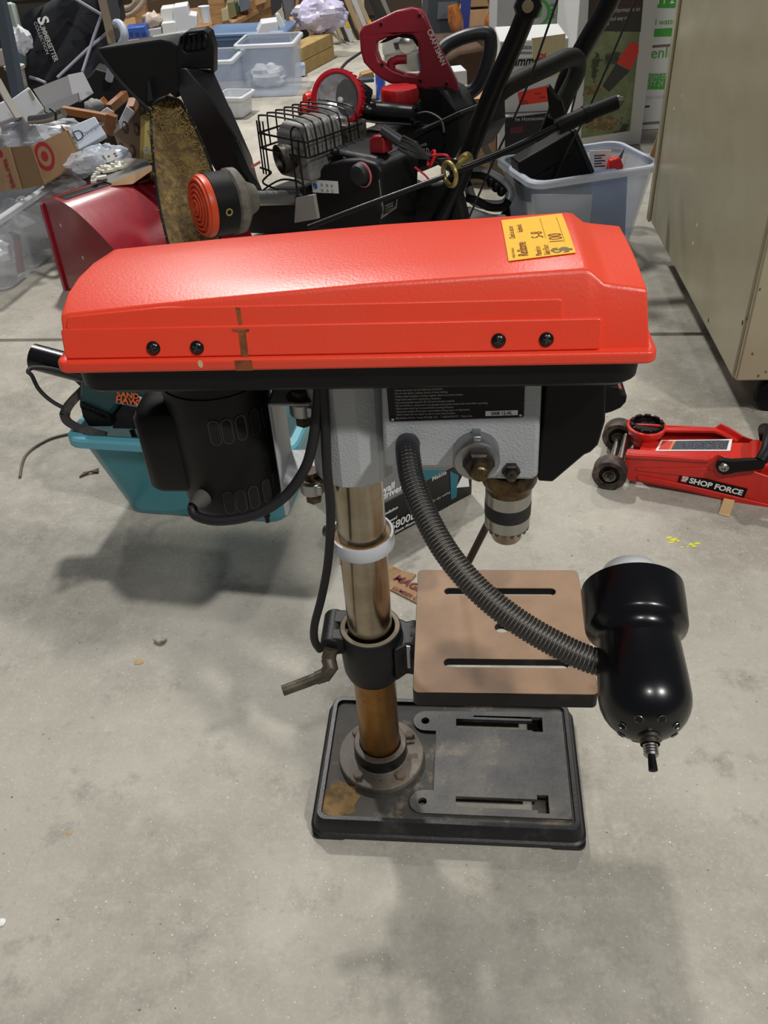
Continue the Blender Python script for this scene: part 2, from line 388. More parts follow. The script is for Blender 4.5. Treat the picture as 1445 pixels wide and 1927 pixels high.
# table bracket
g = G(); g.lathe([(.0265, .188), (.0275, .186), (.0295, .187), (.0325, .197), (.0335, .215), (.0338, .252), (.0328, .2565), (.031, .2575), (.0272, .2575), (.0262, .254), (.0262, .19)], 48)
br = obj('table_bracket', g, M_blackmet, dp)
g = G(); g.lathe([(.0268, .2572), (.0275, .2580), (.0308, .2579), (.0318, .2572)], 48); obj('dusty_rim', g, mat('rim dust', '#7d715f', .9), br)
g = G(RH); g.loft([[(.026, -.026, .196), (.026, .026, .196), (.026, .026, .246), (.026, -.026, .246)], [(.038, -.018, .200), (.038, .018, .200), (.038, .018, .247), (.038, -.018, .247)], [(.047, -.019, .199), (.047, .019, .199), (.047, .019, .2495), (.047, -.019, .2495)], [(.060, -.019, .215), (.060, .019, .215), (.060, .019, .238), (.060, -.019, .238)]])
obj('arm', g, M_blackmet, br, bevel=.003)
g = G(RH); g.cyl((.043, 0, .224), (.050, 0, .224), .026, n=28); obj('tilt_disc', g, M_blackmet, br)
g = G(RH); g.bx(.0395, .0435, -.0195, -.016, .212, .246); obj('tilt_scale', g, M_alu, br)
g = G(RH); g.cyl((-.041, -.020, .243), (-.041, .028, .243), .0125, n=20); g.bx(-.041, -.022, -.019, -.002, .232, .2555); g.bx(-.041, -.022, .006, .026, .232, .2555)
obj('clamp_lug', g, M_blackmet, br, bevel=.002)
hp = [hv(618, 1240, -.024), hv(622, 1256, -.032), hv(612, 1270, -.036)]; he = hv(532, 1300, -.052)
g = G(RH); g.cyl((-.041, -.019, .243), hp[0], .0078, n=14); g.tube([hp[0], hp[1], hp[2], hp[2].lerp(he, .22)], [.0082, .0085, .0080, .007], 14)
g.cyl(hp[2].lerp(he, .15), he, .0062, .0058, 16)
obj('clamp_handle', g, mat('oily steel', '#5e564a', .5, .6, col2='#3a342c', nscale=50), br)
# table
SL = [rrect(.079, .2020, .0485, .0600, .0056), rrect(.079, .2050, -.0570, -.0452, .0057), circ(.140, -.001, .0075, 20)]
g = G(RH); g.prism(rrect(.0487, .2296, -.0903, .0903, .006), .2372, .2558, holes=[rrect(.0547, .2236, -.0843, .0843, .004)])
tb = obj('work_table', g, M_blackmet, dp, bevel=.0008)
g = G(RH); g.prism(rrect(.0545, .2238, -.0845, .0845, .004), .2470, .2556, holes=SL); obj('table_plate', g, M_blackmet, tb)
g = G(RH); g.prism(rrect(.0492, .2291, -.0898, .0898, .0055), .2558, .2568, holes=SL)
obj('table_surface', g, M_tbl, tb)
# head casting
hd = obj('head', G(), None, dp)
g = G(RH); g.loft([[(x*k, y*k, z) for x, y in circ(0, 0, 1, 14)] for k, z in ((.033, .4665), (.0385, .468), (.0385, .590))])
obj('column_sleeve', g, M_grey, hd, bevel=.0015, angle=20)
g = G(RH)
bo = [hv(718, 735, -.045), hv(722, 880, -.045), hv(860, 883, -.045), hv(890, 903, -.045), hv(1004, 905, -.045), hv(1013, 895, -.045), hv(1019, 728, -.045)]
poly = [(p.x, p.z) for p in bo]; poly[0] = (poly[0][0], .59); poly[-1] = (poly[-1][0], .59)
g.prism(poly, -.045, .045, m=Matrix(((1, 0, 0, 0), (0, 0, 1, 0), (0, 1, 0, 0), (0, 0, 0, 1))))
obj('gear_case', g, M_grey, hd, bevel=.004, seg=3, recalc=True)
g = G(RH); q = hv(636, 772, -.036); g.cyl((q.x, -.0366, q.z), (q.x, -.0372, q.z), .0032, n=14); obj('oil_hole', g, mat('hole darkness', '#020202', .9), hd)
# warning plate
pO = RH @ Vector((.0369, -.0452, .5425)); pX = RH @ Vector((1, 0, .022)); pX = (RH.to_3x3() @ Vector((1, 0, .022))); pY = RH.to_3x3() @ Vector((-.022, 0, 1))
pl = rect('warning_plate', mat('black label', '#060607', .4, spec=.25), hd, pO, pX, pY, 0, .1095, 0, .047, .0006, .002)
pN = pX.cross(pY).normalized()*.0007
for i, s in enumerate(('\u2022 Shock Hazard. Do not expose to rain or use in damp locations.', '\u2022 Disconnect machine from power source before making repairs or adjustments.', '\u2022 Make certain chuck key is removed before starting drill press.', '\u2022 Be sure drill bit or cutting tool is not damaged and properly locked in the chuck before operating.', '\u2022 Use recommended speed for the drill and work piece material.', '\u2022 Keep hands away from rotating bit or accessory.', '\u2022 Always clamp workpiece or brace it against column to prevent rotation.', '\u2022 Do not wear gloves, neckties, jewelry or loose clothing.', '\u2022 Always use proper eye and respiratory protection.')):
    text(s, .00265, M_offw, pl, pO+pN+pX*.0055+pY*(.0055+i*.00285), pX, pY, sx=.70)
text('Black & Decker (U.S.) Inc., Towson, MD 21286  U.S.A.     T 1-800-54-HOW-TO     Made in China', .0026, M_offw, pl, pO+pN+pX*.0055+pY*.0022, pX, pY, sx=.60)
wl = rect('date_label', M_white, pl, pO, pX, pY, .0785, .1045, .0026, .0072, .0003, z=.0007)
text('2008 12-XL', .0042, M_black, pl, pO+pN*1.5+pX*.0915+pY*.0034, pX, pY, align='CENTER', bold=.02, sx=.85)
for x, y in ((.003, .0022), (.1067, .0025)):
    g = G(); a = pO+pX*x+pY*y; g.cyl(a, a+pN*2.2, .0016, .0012, 10); obj('rivet', g, M_steel, pl)
# return-spring cap
cc = hv(897, 872, -.064); g = G(RH)
am = axis((cc.x, -.044, cc.z), (cc.x, -.070, cc.z))
g.lathe([(.0185, 0), (.0192, .001), (.0192, .016), (.0180, .0185), (0, .019)], 40, am)
sc_ = obj('spring_cap', g, M_alu, hd)
g = G(RH); g.bx(cc.x-.0035, cc.x+.0035, -.058, -.045, cc.z+.016, cc.z+.022); obj('stop_tab', g, M_alu, sc_, bevel=.001)
n1 = hv(901, 878, -.070); g = G(RH); g.lathe([(.0132, 0), (.0132, .007), (.0112, .0085), (0, .0085)], 6, axis((n1.x, -.0625, n1.z), (n1.x, -.0715, n1.z))); obj('lock_nut', g, mat('black oxide', '#25221f', .4, .5, col2='#4b4238', nscale=90), sc_)
g = G(RH); n2 = hv(903, 893, -.078); g.lathe([(.0072, 0), (.0072, .009), (.0062, .0102), (0, .0102)], 20, axis((n2.x, -.069, n2.z), (n2.x, -.082, n2.z))); g.bx(n2.x-.0004, n2.x+.0004, -.0798, -.0786, n2.z-.006, n2.z+.006)
obj('slotted_stud', g, mat('old brass', '#6a5a42', .4, .7, col2='#2c261d', nscale=120), sc_)
n3 = hv(962, 890, -.050); g = G(RH); g.lathe([(.0078, 0), (.0078, .006), (.0068, .0072), (0, .0072)], 6, axis((n3.x, -.044, n3.z), (n3.x, -.055, n3.z))); b3 = obj('depth_stop_nut', g, MATS['black oxide'], hd)
g = G(RH); g.cyl((n3.x, -.05, n3.z), (n3.x, -.0575, n3.z), .0042, n=14); g.bx(n3.x-.0004, n3.x+.0004, -.0581, -.057, n3.z-.0035, n3.z+.0035); obj('stop_screw', g, M_dsteel, b3)
# quill and chuck
CU = .1405
def cm(): return RH @ Matrix.Translation((CU, 0, 0))
g = G(); g.lathe([(.020, .49), (.020, .4655), (.0245, .465), (.0255, .462), (.0258, .452), (.0245, .4485), (.0225, .447), (.0215, .440), (.012, .4395)], 40, cm()); obj('quill_collar', g, mat('oily bronze', '#6a553a', .3, .8, col2='#2a2118', nscale=40), dp)
ck = obj('drill_chuck', G(), None, dp)
g = G(); g.lathe([(.012, .4415), (.0205, .441), (.0214, .440), (.0214, .4265)], 48, cm()); obj('chuck_body', g, M_steel, ck)
g = G(); g.lathe([(.0214, .4265), (.0218, .426), (.0218, .4120), (.0214, .4115)], 64, cm()); obj('knurled_band', g, mat('knurl', '#3a3a3a', .5, .8, bump=.8, bscale=900), ck)
g = G(); g.lathe([(.0214, .4115), (.0212, .3990), (.0195, .3985), (.0155, .3975), (.0150, .3965), (.0146, .3835), (.0135, .3815), (.004, .3812), (.0035, .386), (0, .386)], 48, cm()); obj('chuck_nose', g, M_steel, ck)
for k in range(18):
    a = 2*PI*k/18; g = G(); mm = cm() @ Matrix.Rotation(a, 4, 'Z'); g.add([(.0178, -.0022, .3992), (.0213, -.0026, .3992), (.0213, .0026, .3992), (.0178, .0022, .3992), (.018, -.0008, .3952), (.0209, -.001, .3952), (.0209, .001, .3952), (.018, .0008, .3952)], [(0, 1, 2, 3), (7, 6, 5, 4), (0, 4, 5, 1), (1, 5, 6, 2), (2, 6, 7, 3), (3, 7, 4, 0)], mm)
    obj('gear_tooth', g, M_dsteel, ck)
# feed lever on the far side
g = G(RH); p, q = hv(918, 985, .075), hv(884, 1052, .075); g.tube([p+(p-q)*1.0, p, q, q+(q-p)*.35], .0042, 12); fl_ = obj('feed_lever', g, mat('lever steel', '#4a4742', .35, .8), dp)
# switch housing
g = G(RH); V_ = -.034
poly = [(lambda a: (a.x, a.z))(hv(x, y, V_)) for x, y in ((1012, 906), (1040, 908), (1100, 857), (1112, 852), (1126, 838), (1139, 795), (1141, 730))]
poly = poly+[(poly[-1][0], .5905), (poly[0][0], .5905)]
g.prism(poly, V_, -V_, m=Matrix(((1, 0, 0, 0), (0, 0, 1, 0), (0, 1, 0, 0), (0, 0, 0, 1))))
sw = obj('switch_box', g, M_black, dp, bevel=.002, recalc=True)
g = G(RH); poly = [(lambda a: (a.x, a.z))(hv(x, y, -.02)) for x, y in ((1132, 728), (1164, 728), (1168, 742), (1180, 745), (1178, 757), (1168, 768), (1150, 776), (1134, 780))]
g.prism(poly, -.02, .02, m=Matrix(((1, 0, 0, 0), (0, 0, 1, 0), (0, 1, 0, 0), (0, 0, 0, 1)))); obj('switch_guard', g, M_black, sw, bevel=.001, recalc=True)
g = G(RH); poly = [(lambda a: (a.x, a.z))(hv(x, y, -.012)) for x, y in ((1158, 731), (1170, 731), (1174, 743), (1164, 741))]
g.prism(poly, -.012, .012, m=Matrix(((1, 0, 0, 0), (0, 0, 1, 0), (0, 1, 0, 0), (0, 0, 0, 1)))); obj('stop_paddle', g, mat('dull red plastic', '#b0534c', .5), sw, recalc=True)
# belt tray and cover
g = G(RH); to = lambda e, r: rrect(-.2050+e, .2290-e, -.0755+e, .0755-e, r, 6)
g.loft([ring(to(.010, .02), .5875), ring(to(.004, .02), .5885), ring(to(.001, .02), .592), ring(to(0, .02), .612)]); ty = obj('belt_tray', g, mat('black tray', '#0a0a0b', .45, col2='#101011', nscale=10, bump=.05, spec=.25), dp)
cv = obj('belt_cover', G(), None, dp)
g = G(RH)
zts = ((-.2060, .6515), (-.198, .6525), (-.10, .6600), (.031, .6685), (.12, .672), (.181, .6745), (.186, .6735), (.1955, .6655), (.201, .6642), (.2255, .6605))
rings = []
for i, (u, zt) in enumerate(zts):
    hw = .0748-(zt-.62)*.285; sec = [(-.0748, .6185), (-hw-.0012, zt-.003), (-hw+.0016, zt), (-.03, zt+.0016), (0, zt+.002), (.03, zt+.0016), (hw-.0016, zt), (hw+.0012, zt-.003), (.0748, .6185)]
    rr = []
    for v, z in sec:
        k = (zt-z)/(zt-.6185); uu = u
        if i == 0: uu = u-.0045*k-.011*(1-min(1, (v/.0705))**2)+.004
        if i == 1: uu = u-.004*(1-(v/.0705)**2)
        if i == len(zts)-1: uu = u+.0055*k+.001*(1-(v/.07)**2)
        rr.append((uu, v, z))
    rings.append(rr)
g.loft(rings, True, True, closed=True); g.f = [f[::-1] for f in g.f]
g.loft([ring(rrect(-.2115+e, .2360-e, -.0818+e, .0818-e, .007, 4), z) for e, z in ((.001, .6112), (0, .612), (0, .6195), (.0012, .6205), (.004, .6205))])
obj('cover_shell', g, M_red, cv, bevel=.0022, seg=3, angle=50, recalc=True)
for s in (-1, 1):
    fo_ = RH @ Vector((0, s*.0749, .6195)); fx = RH.to_3x3() @ Vector((1 if s < 0 else -1, 0, 0)); fy = RH.to_3x3() @ Vector((0, -s*.0145, .0505))
    for nm, u0, u1, y0, y1, th in (('lower_panel', -.2045 if s < 0 else -.15, .1955, .0008, .0238, .0030), ('upper_panel', -.2005 if s < 0 else -.10, .1672, .0225, .0380, .0016)):
        out = rrect(u0, u1, y0, y1, .003, 3)
        if nm == 'upper_panel' and s < 0: out = [(a, b) for a, b in out if not (a < -.15 and b > .03)]; i_ = max(range(len(out)), key=lambda k: out[k][1]*10-abs(out[k][0]-.16)); out = out[:i_+1]+[(-.125, .038), (-.198, .0325)]+[p for p in out[i_+1:] if p[0] < 0 or p[1] < .03]
        if s > 0: out = [(-a, b) for a, b in out][::-1]
        M = frame(fo_, fx, fy); g = G(); g.prism(out, -.003, th, m=M); obj(nm, g, M_red, cv, bevel=.0012, seg=2)
fo_ = RH @ Vector((0, -.0749, .6195)); fx = RH.to_3x3() @ Vector((1, 0, 0)); fy = RH.to_3x3() @ Vector((0, .0145, .0505)); M = frame(fo_, fx, fy)
for x in (289, 371, 938, 1028):
    y = 657 if x < 300 else (656 if x < 400 else (643 if x < 1000 else 641)); q = hv(x, y, -.0755); g = G()
    mm = M @ Matrix.Translation((q.x, (q.z-.6195)/.962, .003)); g.lathe([(.0054, 0), (.0050, .0012), (.0032, .0026), (0, .0031)], 18, mm)
    s_ = obj('screw', g, M_gloss, cv)
    g = G(); m2 = mm @ Matrix.Rotation(.5+x*.01, 4, 'Z'); g.bx(-.003, .003, -.0005, .0005, .0026, .0032, m2); g.bx(-.0005, .0005, -.003, .003, .0026, .0032, m2); obj('screw_cross', g, M_dsteel, s_)
def onp(x, y, th):                      # photo point on the cover's sloping side, in its own plane
    r = ray(x, y); R3 = Matrix.Rotation(DA, 3, 'Z'); n = R3 @ (fx.cross(fy)).normalized(); o_ = DB + R3 @ fo_ + n*th
    p = CAMP+r*((o_-CAMP).dot(n)/r.dot(n)); q = p-o_; return (q.dot(R3 @ fx.normalized()), q.dot(R3 @ fy.normalized()))
g = G()
g.prism([onp(*p, .0016) for p in ((443, 578), (452, 580), (457, 620), (450, 620))], .00165, .0018, m=M)
g.prism([onp(*p, .003) for p in ((448, 622), (462, 622), (468, 672), (454, 672))], .00305, .0032, m=M)
g.prism([onp(*p, .003) for p in ((436, 619), (470, 619), (468, 624), (440, 624))], .00325, .0034, m=M)
obj('glue_residue', g, M_dirt, cv)
g = G(); fm = frame(RH @ Vector((0, -.0819, .612)), fx, (0, 0, 1)); q = hv(459, 683, -.082); g.bx(q.x-.007, q.x+.006, -.0005, .008, 0, .0002, fm); obj('glue_residue', g, M_dirt, cv)
q = hv(377, 685, -.082); g = G(); g.prism([(q.x+.002*math.cos(t*PI/5), q.z-.612+.0032*math.sin(t*PI/5)) for t in range(10)], 0, .0002, m=fm); obj('paint_chip', g, mat('bare chip', '#d8b48a', .8), cv)
# price tag on top of the cover
tz = .6755; c4 = [hz(x, y, tz) for x, y in ((1083, 478), (1057, 402), (944, 413), (957, 488))]
tg = obj('price_tag', G(), None, cv); c4 = [RH @ c for c in c4]
g = G(); g.v = [c.copy() for c in c4]+[c+Vector((0, 0, .0004)) for c in c4]
zc_ = lambda p: p
# follow the slope of the cover top
def topz(u, v):
    for (a, za), (b, zb) in zip(zts, zts[1:]):
        if a <= u <= b: zt = za+(zb-za)*(u-a)/(b-a); break
    hw = .0748-(zt-.62)*.285
    return zt+.002-.0004*min(1, abs(v)/.03)-.0016*max(0, (abs(v)-.03)/(hw-.03))
tx = (c4[1]-c4[0]); tyv = (c4[3]-c4[0])
def tgp(a, b, h=0):                    # a along the writing, b across it, both 0..1
    p = c4[0]+tx*a+tyv*b; q = RHI @ p; return RH @ Vector((q.x, q.y, topz(q.x, q.y)+.0006+h))
g = G(); g.sheet([[tgp(a/8, b/6) for b in range(7)] for a in range(9)], .0003); M_tag = mat('yellow tag', '#f3b808', .6)
obj('tag_card', g, M_tag, tg, recalc=True)
M_ink = mat('brown ink', '#7a3a16', .8)
def tagtext(s, size, a, b, bold=0, sx=1, m=M_ink):
    o_ = tgp(a, b, .0003); x = tgp(a+.05, b)-tgp(a, b); y = tgp(a, b+.05)-tgp(a, b)
    text(s, size, m, tg, o_, x, y, bold=bold, sx=sx, ext=.0002)
LX = tx.length; LY = tyv.length
tagtext('Habitat for Humanity', LY*.065, .04, .895, .01, sx=.62); tagtext('ReStore', LY*.21, .05, .70, .015, sx=.72)
tagtext('Check us out on', LY*.125, .46, .84, .01, sx=.66); tagtext('facebook.', LY*.125, .60, .70, .01, sx=.75)
tagtext('Placed on', LY*.125, .02, .50, .01, sx=.68); tagtext('Sales Floor:', LY*.125, .02, .375, .01, sx=.62); tagtext('5-8', LY*.26, .40, .41, .0, sx=.8)
tagtext('$', LY*.36, .02, .09, .04, m=mat('grey brown ink', '#7a6a4a', .8)); tagtext('100', LY*.30, .24, .13, .0, sx=.85)
for a0, a1, b in ((.38, .93, .375), (.24, .90, .11)):
    g = G(); g.sheet([[tgp(a0+(a1-a0)*i/4, b+d*.006, .0004) for d in (0, 1)] for i in range(5)], .0001); obj('ruled_line', g, M_ink, tg, recalc=True)
# motor
MU = -.1165
def mm_(v=0): return RH @ Matrix.Translation((MU, v, 0))
mo = obj('motor', G(), None, dp)
M_mot = mat('satin black motor', '#0a0a0b', .46, col2='#121212', nscale=15, bump=.05, bscale=500, spec=.25)
g = G(); g.lathe([(0, .4355), (.038, .4360), (.0435, .4385), (.0455, .4440), (.046, .4480), (.046, .5570), (.0472, .5575), (.0472, .5650), (.0460, .5655), (.0460, .5720), (.0470, .5730), (.0470, .5860), (0, .5865)], 48, mm_()); obj('motor_can', g, M_mot, mo)
M_hole = MATS['hole darkness']  # solid inserts; the darkness inside slots and holes is put into the colour
for zc0, dz in ((.5330, 0), (.4590, 0)):
    for k, a in enumerate((7, 20, 35, 52, -78, 70)):
        t = math.radians(a); g = G(); m3 = mm_() @ Matrix.Rotation(t, 4, 'Z') @ frame((0, -.0458, zc0), (1, 0, 0), (0, 0, 1))
        g.prism(rrect(-.0039, .0039, -.0115, .0115, .0039, 5), 0, .0006, m=m3); obj('vent_slot', g, M_hole, mo)
        g = G(); g.prism(rrect(-.0050, .0050, -.0126, .0126, .005, 5), -.0005, .0010, holes=[rrect(-.0039, .0039, -.0115, .0115, .0039, 5)], m=m3); obj('vent_lip', g, mat('vent lip black', '#1d1d1e', .35), mo)
g = G(); g.cyl(RH @ Vector((-.0855, -.022, .437)), RH @ Vector((-.0855, -.022, .425)), .0035, n=10); g.cyl(RH @ Vector((-.0855, -.022, .426)), RH @ Vector((-.0855, -.022, .418)), .0022, n=8); obj('through_bolt', g, M_black, mo)
rc = lambda e: rrect(-.1890+e, -.140, -.032+e, .024-e, .014, 6)
g = G(RH); g.loft([ring(rc(.006), .4590), ring(rc(.002), .4605), ring(rc(0), .4645), ring(rc(0), .534), ring(rc(.003), .5405), ring(rc(.010), .5435)]); obj('capacitor_cover', g, M_mot, mo)
# motor bracket
M_brk = mat('grey bracket', '#a3a6a8', .4, bump=.1)
bk = obj('motor_bracket', G(), None, dp)
g = G(RH); g.loft([[(u, v, z) for v, z in ((-.026, .428), (-.012, .424), (.03, .43), (.03, .549), (-.026, .549))] for u in (-.0675, -.0645)]); g.bx(-.0675, -.031, -.026, .03, .546, .549); g.bx(-.0675, -.031, -.024, .03, .462, .465)
obj('bracket_plate', g, M_brk, bk, bevel=.0012, recalc=True)
for z0 in (.5455, .4615):
    g = G(RH); g.cyl((-.040, -.014, z0-.013), (-.040, -.014, z0), .0115, n=20); g.bx(-.040, -.03, -.024, -.004, z0-.012, z0-.002); obj('pivot_lug', g, M_alu, bk, bevel=.001)
    g = G(RH); g.cyl((-.040, -.014, z0-.024), (-.040, -.014, z0-.013), .0075, n=6); g.cyl((-.040, -.014, z0+.003), (-.040, -.014, z0+.0045), .013, n=20); g.cyl((-.040, -.014, z0+.0045), (-.040, -.014, z0+.010), .008, n=6); obj('pivot_bolt', g, mat('rusty bolt', '#5b4a38', .6, .4, col2='#2a241e', nscale=60), bk)
# cords
g = G(RH); pts = [hv(600, 728, -.035), hv(597, 770, -.038), hv(588, 835, -.044), hv(572, 885, -.050), hv(535, 935, -.058), hv(480, 968, -.064), hv(415, 980, -.064), hv(372, 972, -.058), hv(362, 956, -.052), hv(370, 942, -.048)]
g.tube(cr(pts, 8), .0046, 14); mc = obj('motor_cord', g, M_rubber, dp)
g = G(RH); p = hv(378, 940, -.046); g.lathe([(.0085, -.004), (.008, .004), (.006, .008), (.005, .012)], 16, axis(p, p+Vector((-.004, -.01, 0)))); obj('strain_relief', g, mat('dusty rubber', '#4a4742', .8), mc)
g = G(RH); pts = [hv(608, 728, -.037), hv(612, 800, -.040), hv(615, 880, -.042), hv(622, 960, -.042), hv(618, 1050, -.042), hv(606, 1120, -.042), hv(592, 1175, -.042), hv(592, 1205, -.040), hv(602, 1222, -.034)]
g.tube(cr(pts, 8), .0042, 14); obj('power_cord', g, M_rubber, dp)
# lamp on a flexible hose
la = obj('work_lamp', G(), None, dp)
hp_ = [(770, 832, .735), (767, 838, .715), (768, 858, .700), (776, 905, .688), (800, 968, .676), (842, 1042, .664), (900, 1110, .655), (972, 1168, .647), (1050, 1214, .641), (1112, 1242, .636), (1165, 1254, .632)]
path = cr([RH @ pz(*p) for p in hp_], 24)
cum = [0]
for a, b in zip(path, path[1:]): cum.append(cum[-1]+(b-a).length)
def along(s):
    for i in range(len(path)-1):
        if cum[i+1] >= s: t = (s-cum[i])/(cum[i+1]-cum[i]+1e-9); return path[i].lerp(path[i+1], t)
    return path[-1].copy()
g = G(); g.tube(path[::4]+[path[-1]], .0091, 14); obj('hose_core', g, mat('dusty groove', '#8f8268', .9), la)
N = int(cum[-1]/.0031); pts = []; rad = []; g = G()
for k in range(N):
    s0 = cum[-1]*k/N; w = cum[-1]/N
    g.tube([along(s0+w*t) for t in (.05, .14, .5, .80, .90)], [.0088, .0100, .0102, .0100, .0088], 16, cap=False)
hr = obj('hose_rings', g, mat('hose plastic', '#25262b', .4), la, kind='stuff')
lb, lt = RH @ pz(1222, 1390, .590), RH @ pz(1189, 1112, .664)
am = axis(lb, lt); LL = (lt-lb).length
prof = [(0, 0)]+[(.0322*math.sin(t*PI/2/8), .030*(1-math.cos(t*PI/2/8))) for t in range(1, 9)]+[(.0318, .045), (.0303, .070), (.0296, LL-.047), (.0300, LL-.043), (.0325, LL-.039), (.0365, LL-.036), (.0377, LL-.033), (.0385, LL-.012), (.0385, LL), (.0377, LL), (.0365, LL-.010), (.030, LL-.03)]
g = G(); g.lathe(prof, 48, am); obj('lamp_housing', g, M_gloss, la)
g = G(); g.lathe([(.020, LL-.022), (.0290, LL-.012), (.0285, LL-.001), (.026, LL+.010), (.020, LL+.020), (.010, LL+.025), (0, LL+.0265)], 32, am); obj('bulb', g, mat('frosted bulb', '#d6d9da', .3), la)
for k in range(8):
    a = 2*PI*k/8+.3; t = 30; r_, z_ = .0322*math.sin(math.radians(37)), .030*(1-math.cos(math.radians(37)))
    c = am @ Vector((r_*math.cos(a), r_*math.sin(a), z_)); n = (am.to_3x3() @ Vector((.55*math.cos(a), .55*math.sin(a), -.83))).normalized()
    g = G(); g.cyl(c-n*.0004, c+n*.0004, .0026, n=14); vh = obj('vent_hole', g, M_hole, la)
    g = G(); g.lathe([(.0026, .0003), (.0028, .0007), (.0031, .0003)], 14, axis(c, c+n)); obj('hole_rim', g, M_steel, vh)
g = G(); g.lathe([(.0085, .002), (.0085, -.001), (.0066, -.0015), (.0066, -.0045)], 20, am); s_ = obj('lamp_switch', g, M_dsteel, la)
g = G(); g.lathe([(.0048, -.004), (.0052, -.005), (.0047, -.006), (.0052, -.007), (.0047, -.008), (.0052, -.009), (.0047, -.010), (.0052, -.011), (.0045, -.0125), (0, -.013)], 20, am); obj('threaded_neck', g, M_steel, s_)
g = G(); g.lathe([(.0026, -.0125), (.0030, -.020), (.0031, -.0225), (0, -.0235)], 16, am); obj('switch_tip', g, M_black, s_)
# ---------------------------------------------------------------- helpers for the things around
class Plane:
    def __init__(s, o, x, y=(0, 0, 1)):
        s.M = frame(o, x, y); s.o = Vector(o); R = s.M.to_3x3(); s.x = R @ Vector((1, 0, 0)); s.y = R @ Vector((0, 1, 0)); s.n = R @ Vector((0, 0, 1))
    def p(s, px, py):
        r = ray(px, py); return CAMP+r*((s.o-CAMP).dot(s.n)/r.dot(s.n))
    def __call__(s, px, py): q = s.p(px, py)-s.o; return (q.dot(s.x), q.dot(s.y))
    def poly(s, pts): return [s(*p) for p in pts]
    def slab(s, pts, depth, front=0.0, g=None, holes=()):
        g = g or G(); g.prism(s.poly(pts), -depth, front, holes=[s.poly(h) for h in holes], m=s.M); return g
    def tag(s, name, pts, m, parent, z=0, th=.0006): return obj(name, s.slab(pts, -z, z+th), m, parent)
    def text(s, t, px, py, size, m, parent, ang=0, **k):
        c, n = math.cos(ang), math.sin(ang); p = s.p(px, py)+s.n*k.pop('z', .001)
        return text(t, size, m, parent, p, s.x*c+s.y*n, s.y*c-s.x*n, **k)
def lump(g, c, rx, ry, rz, seed, n=12, rough=.25, zmin=None, rows=7):
    rd = random.Random(seed); c = Vector(c); idx = []; vs = []
    for i in range(rows+1):
        t = PI*i/rows; r = []
        for k in range(n if 0 < i < rows else 1):
            a = 2*PI*k/n; q = 1+rough*(.9*math.sin(a*3+seed+t*2)*math.sin(t*4+seed*2)+.5*math.sin(a*5+seed*3-t*3)+.45*(rd.random()*2-1))
            p = c+Vector((rx*q*math.sin(t)*math.cos(a), ry*q*math.sin(t)*math.sin(a), rz*q*math.cos(t)))
            if zmin is not None: p.z = max(p.z, zmin)
            r.append(len(vs)); vs.append(p)
        idx.append(r if len(r) > 1 else r*n)
    fs = []
    for i in range(rows):
        a, b = idx[i], idx[i+1]
        for k in range(n):
            q = []
            for t in (a[k], b[k], b[(k+1) % n], a[(k+1) % n]):
                if t not in q: q.append(t)
            if len(q) > 2: fs.append(tuple(q))
    return g.add(vs, fs)
def tote(name, label, o, yaw, L, W, H, m, fl_=.022, th=.003, r=.03, rim=.010, group=None, lid=None, mr=None, cat='tote'):
    t = thing(name, label, cat, o, yaw, group)
    def rr(e, z): return [(x, y, z) for x, y in rrect(-L/2+e, L/2-e, -W/2+e, W/2-e, r, 4)]
    g = G(); g.loft([rr(fl_+.006, 0), rr(fl_, .005), rr(.002, H-.014), rr(.002, H), rr(.002+th, H), rr(fl_+th, .005+th)], True, True)
    obj('tote_body', g, m, t)
    g = G(); g.loft([rr(.002, H-.016), rr(-rim, H-.016), rr(-rim, H-.004), rr(-rim+.003, H), rr(.005, H), rr(.005, H-.004), rr(.002, H-.006)], False, False); obj('rim', g, mr or m, t)
    if lid: 
        g = G(); g.loft([rr(-.012, H+.001), rr(-.012, H+.010), rr(-.006, H+.016), rr(.02, H+.018), rr(.03, H+.012)], True, True); obj('lid', g, lid, t)
    return t
def carton(name, label, o, yaw, L, W, H, m, tape=None, tilt=0, group=None, cat='carton', flaps=True):
    t = thing(name, label, cat, o, yaw, group)
    if tilt: t.rotation_euler = (0, tilt, yaw)
    g = G(); g.bx(0, L, 0, W, 0, H); obj('box_body', g, m, t, bevel=.003)
    if flaps:
        g = G(); g.bx(.001, L-.001, .001, W/2-.001, H, H+.002); obj('flap', g, m, t); g = G(); g.bx(.001, L-.001, W/2+.001, W-.001, H, H+.002); obj('flap', g, m, t)
    if tape: g = G(); g.bx(.0, L, W/2-.022, W/2+.022, H+.002, H+.0024); obj('tape', g, tape, t)
    return t
M_redp = mat('red enamel', '#c22318', .3, coat=.3, spec=.5)
M_jred = mat('jack red', '#cf2c22', .32, col2='#c4261d', nscale=30, bump=.05)
# ---------------------------------------------------------------- trolley jack
JO = Vector((.431, 1.262, 0)); JA = -.375
jx = Vector((math.cos(JA), math.sin(JA), 0)); jy = Vector((-math.sin(JA), math.cos(JA), 0))
jk = thing('floor_jack', 'red low trolley jack with a SHOP FORCE label and black carry handle', 'floor jack', JO, 0, world=True)
def jp(a, b, z): return JO+jx*a+jy*b+Vector((0, 0, z))
JN = Plane(jp(0, -.048, 0), jx)
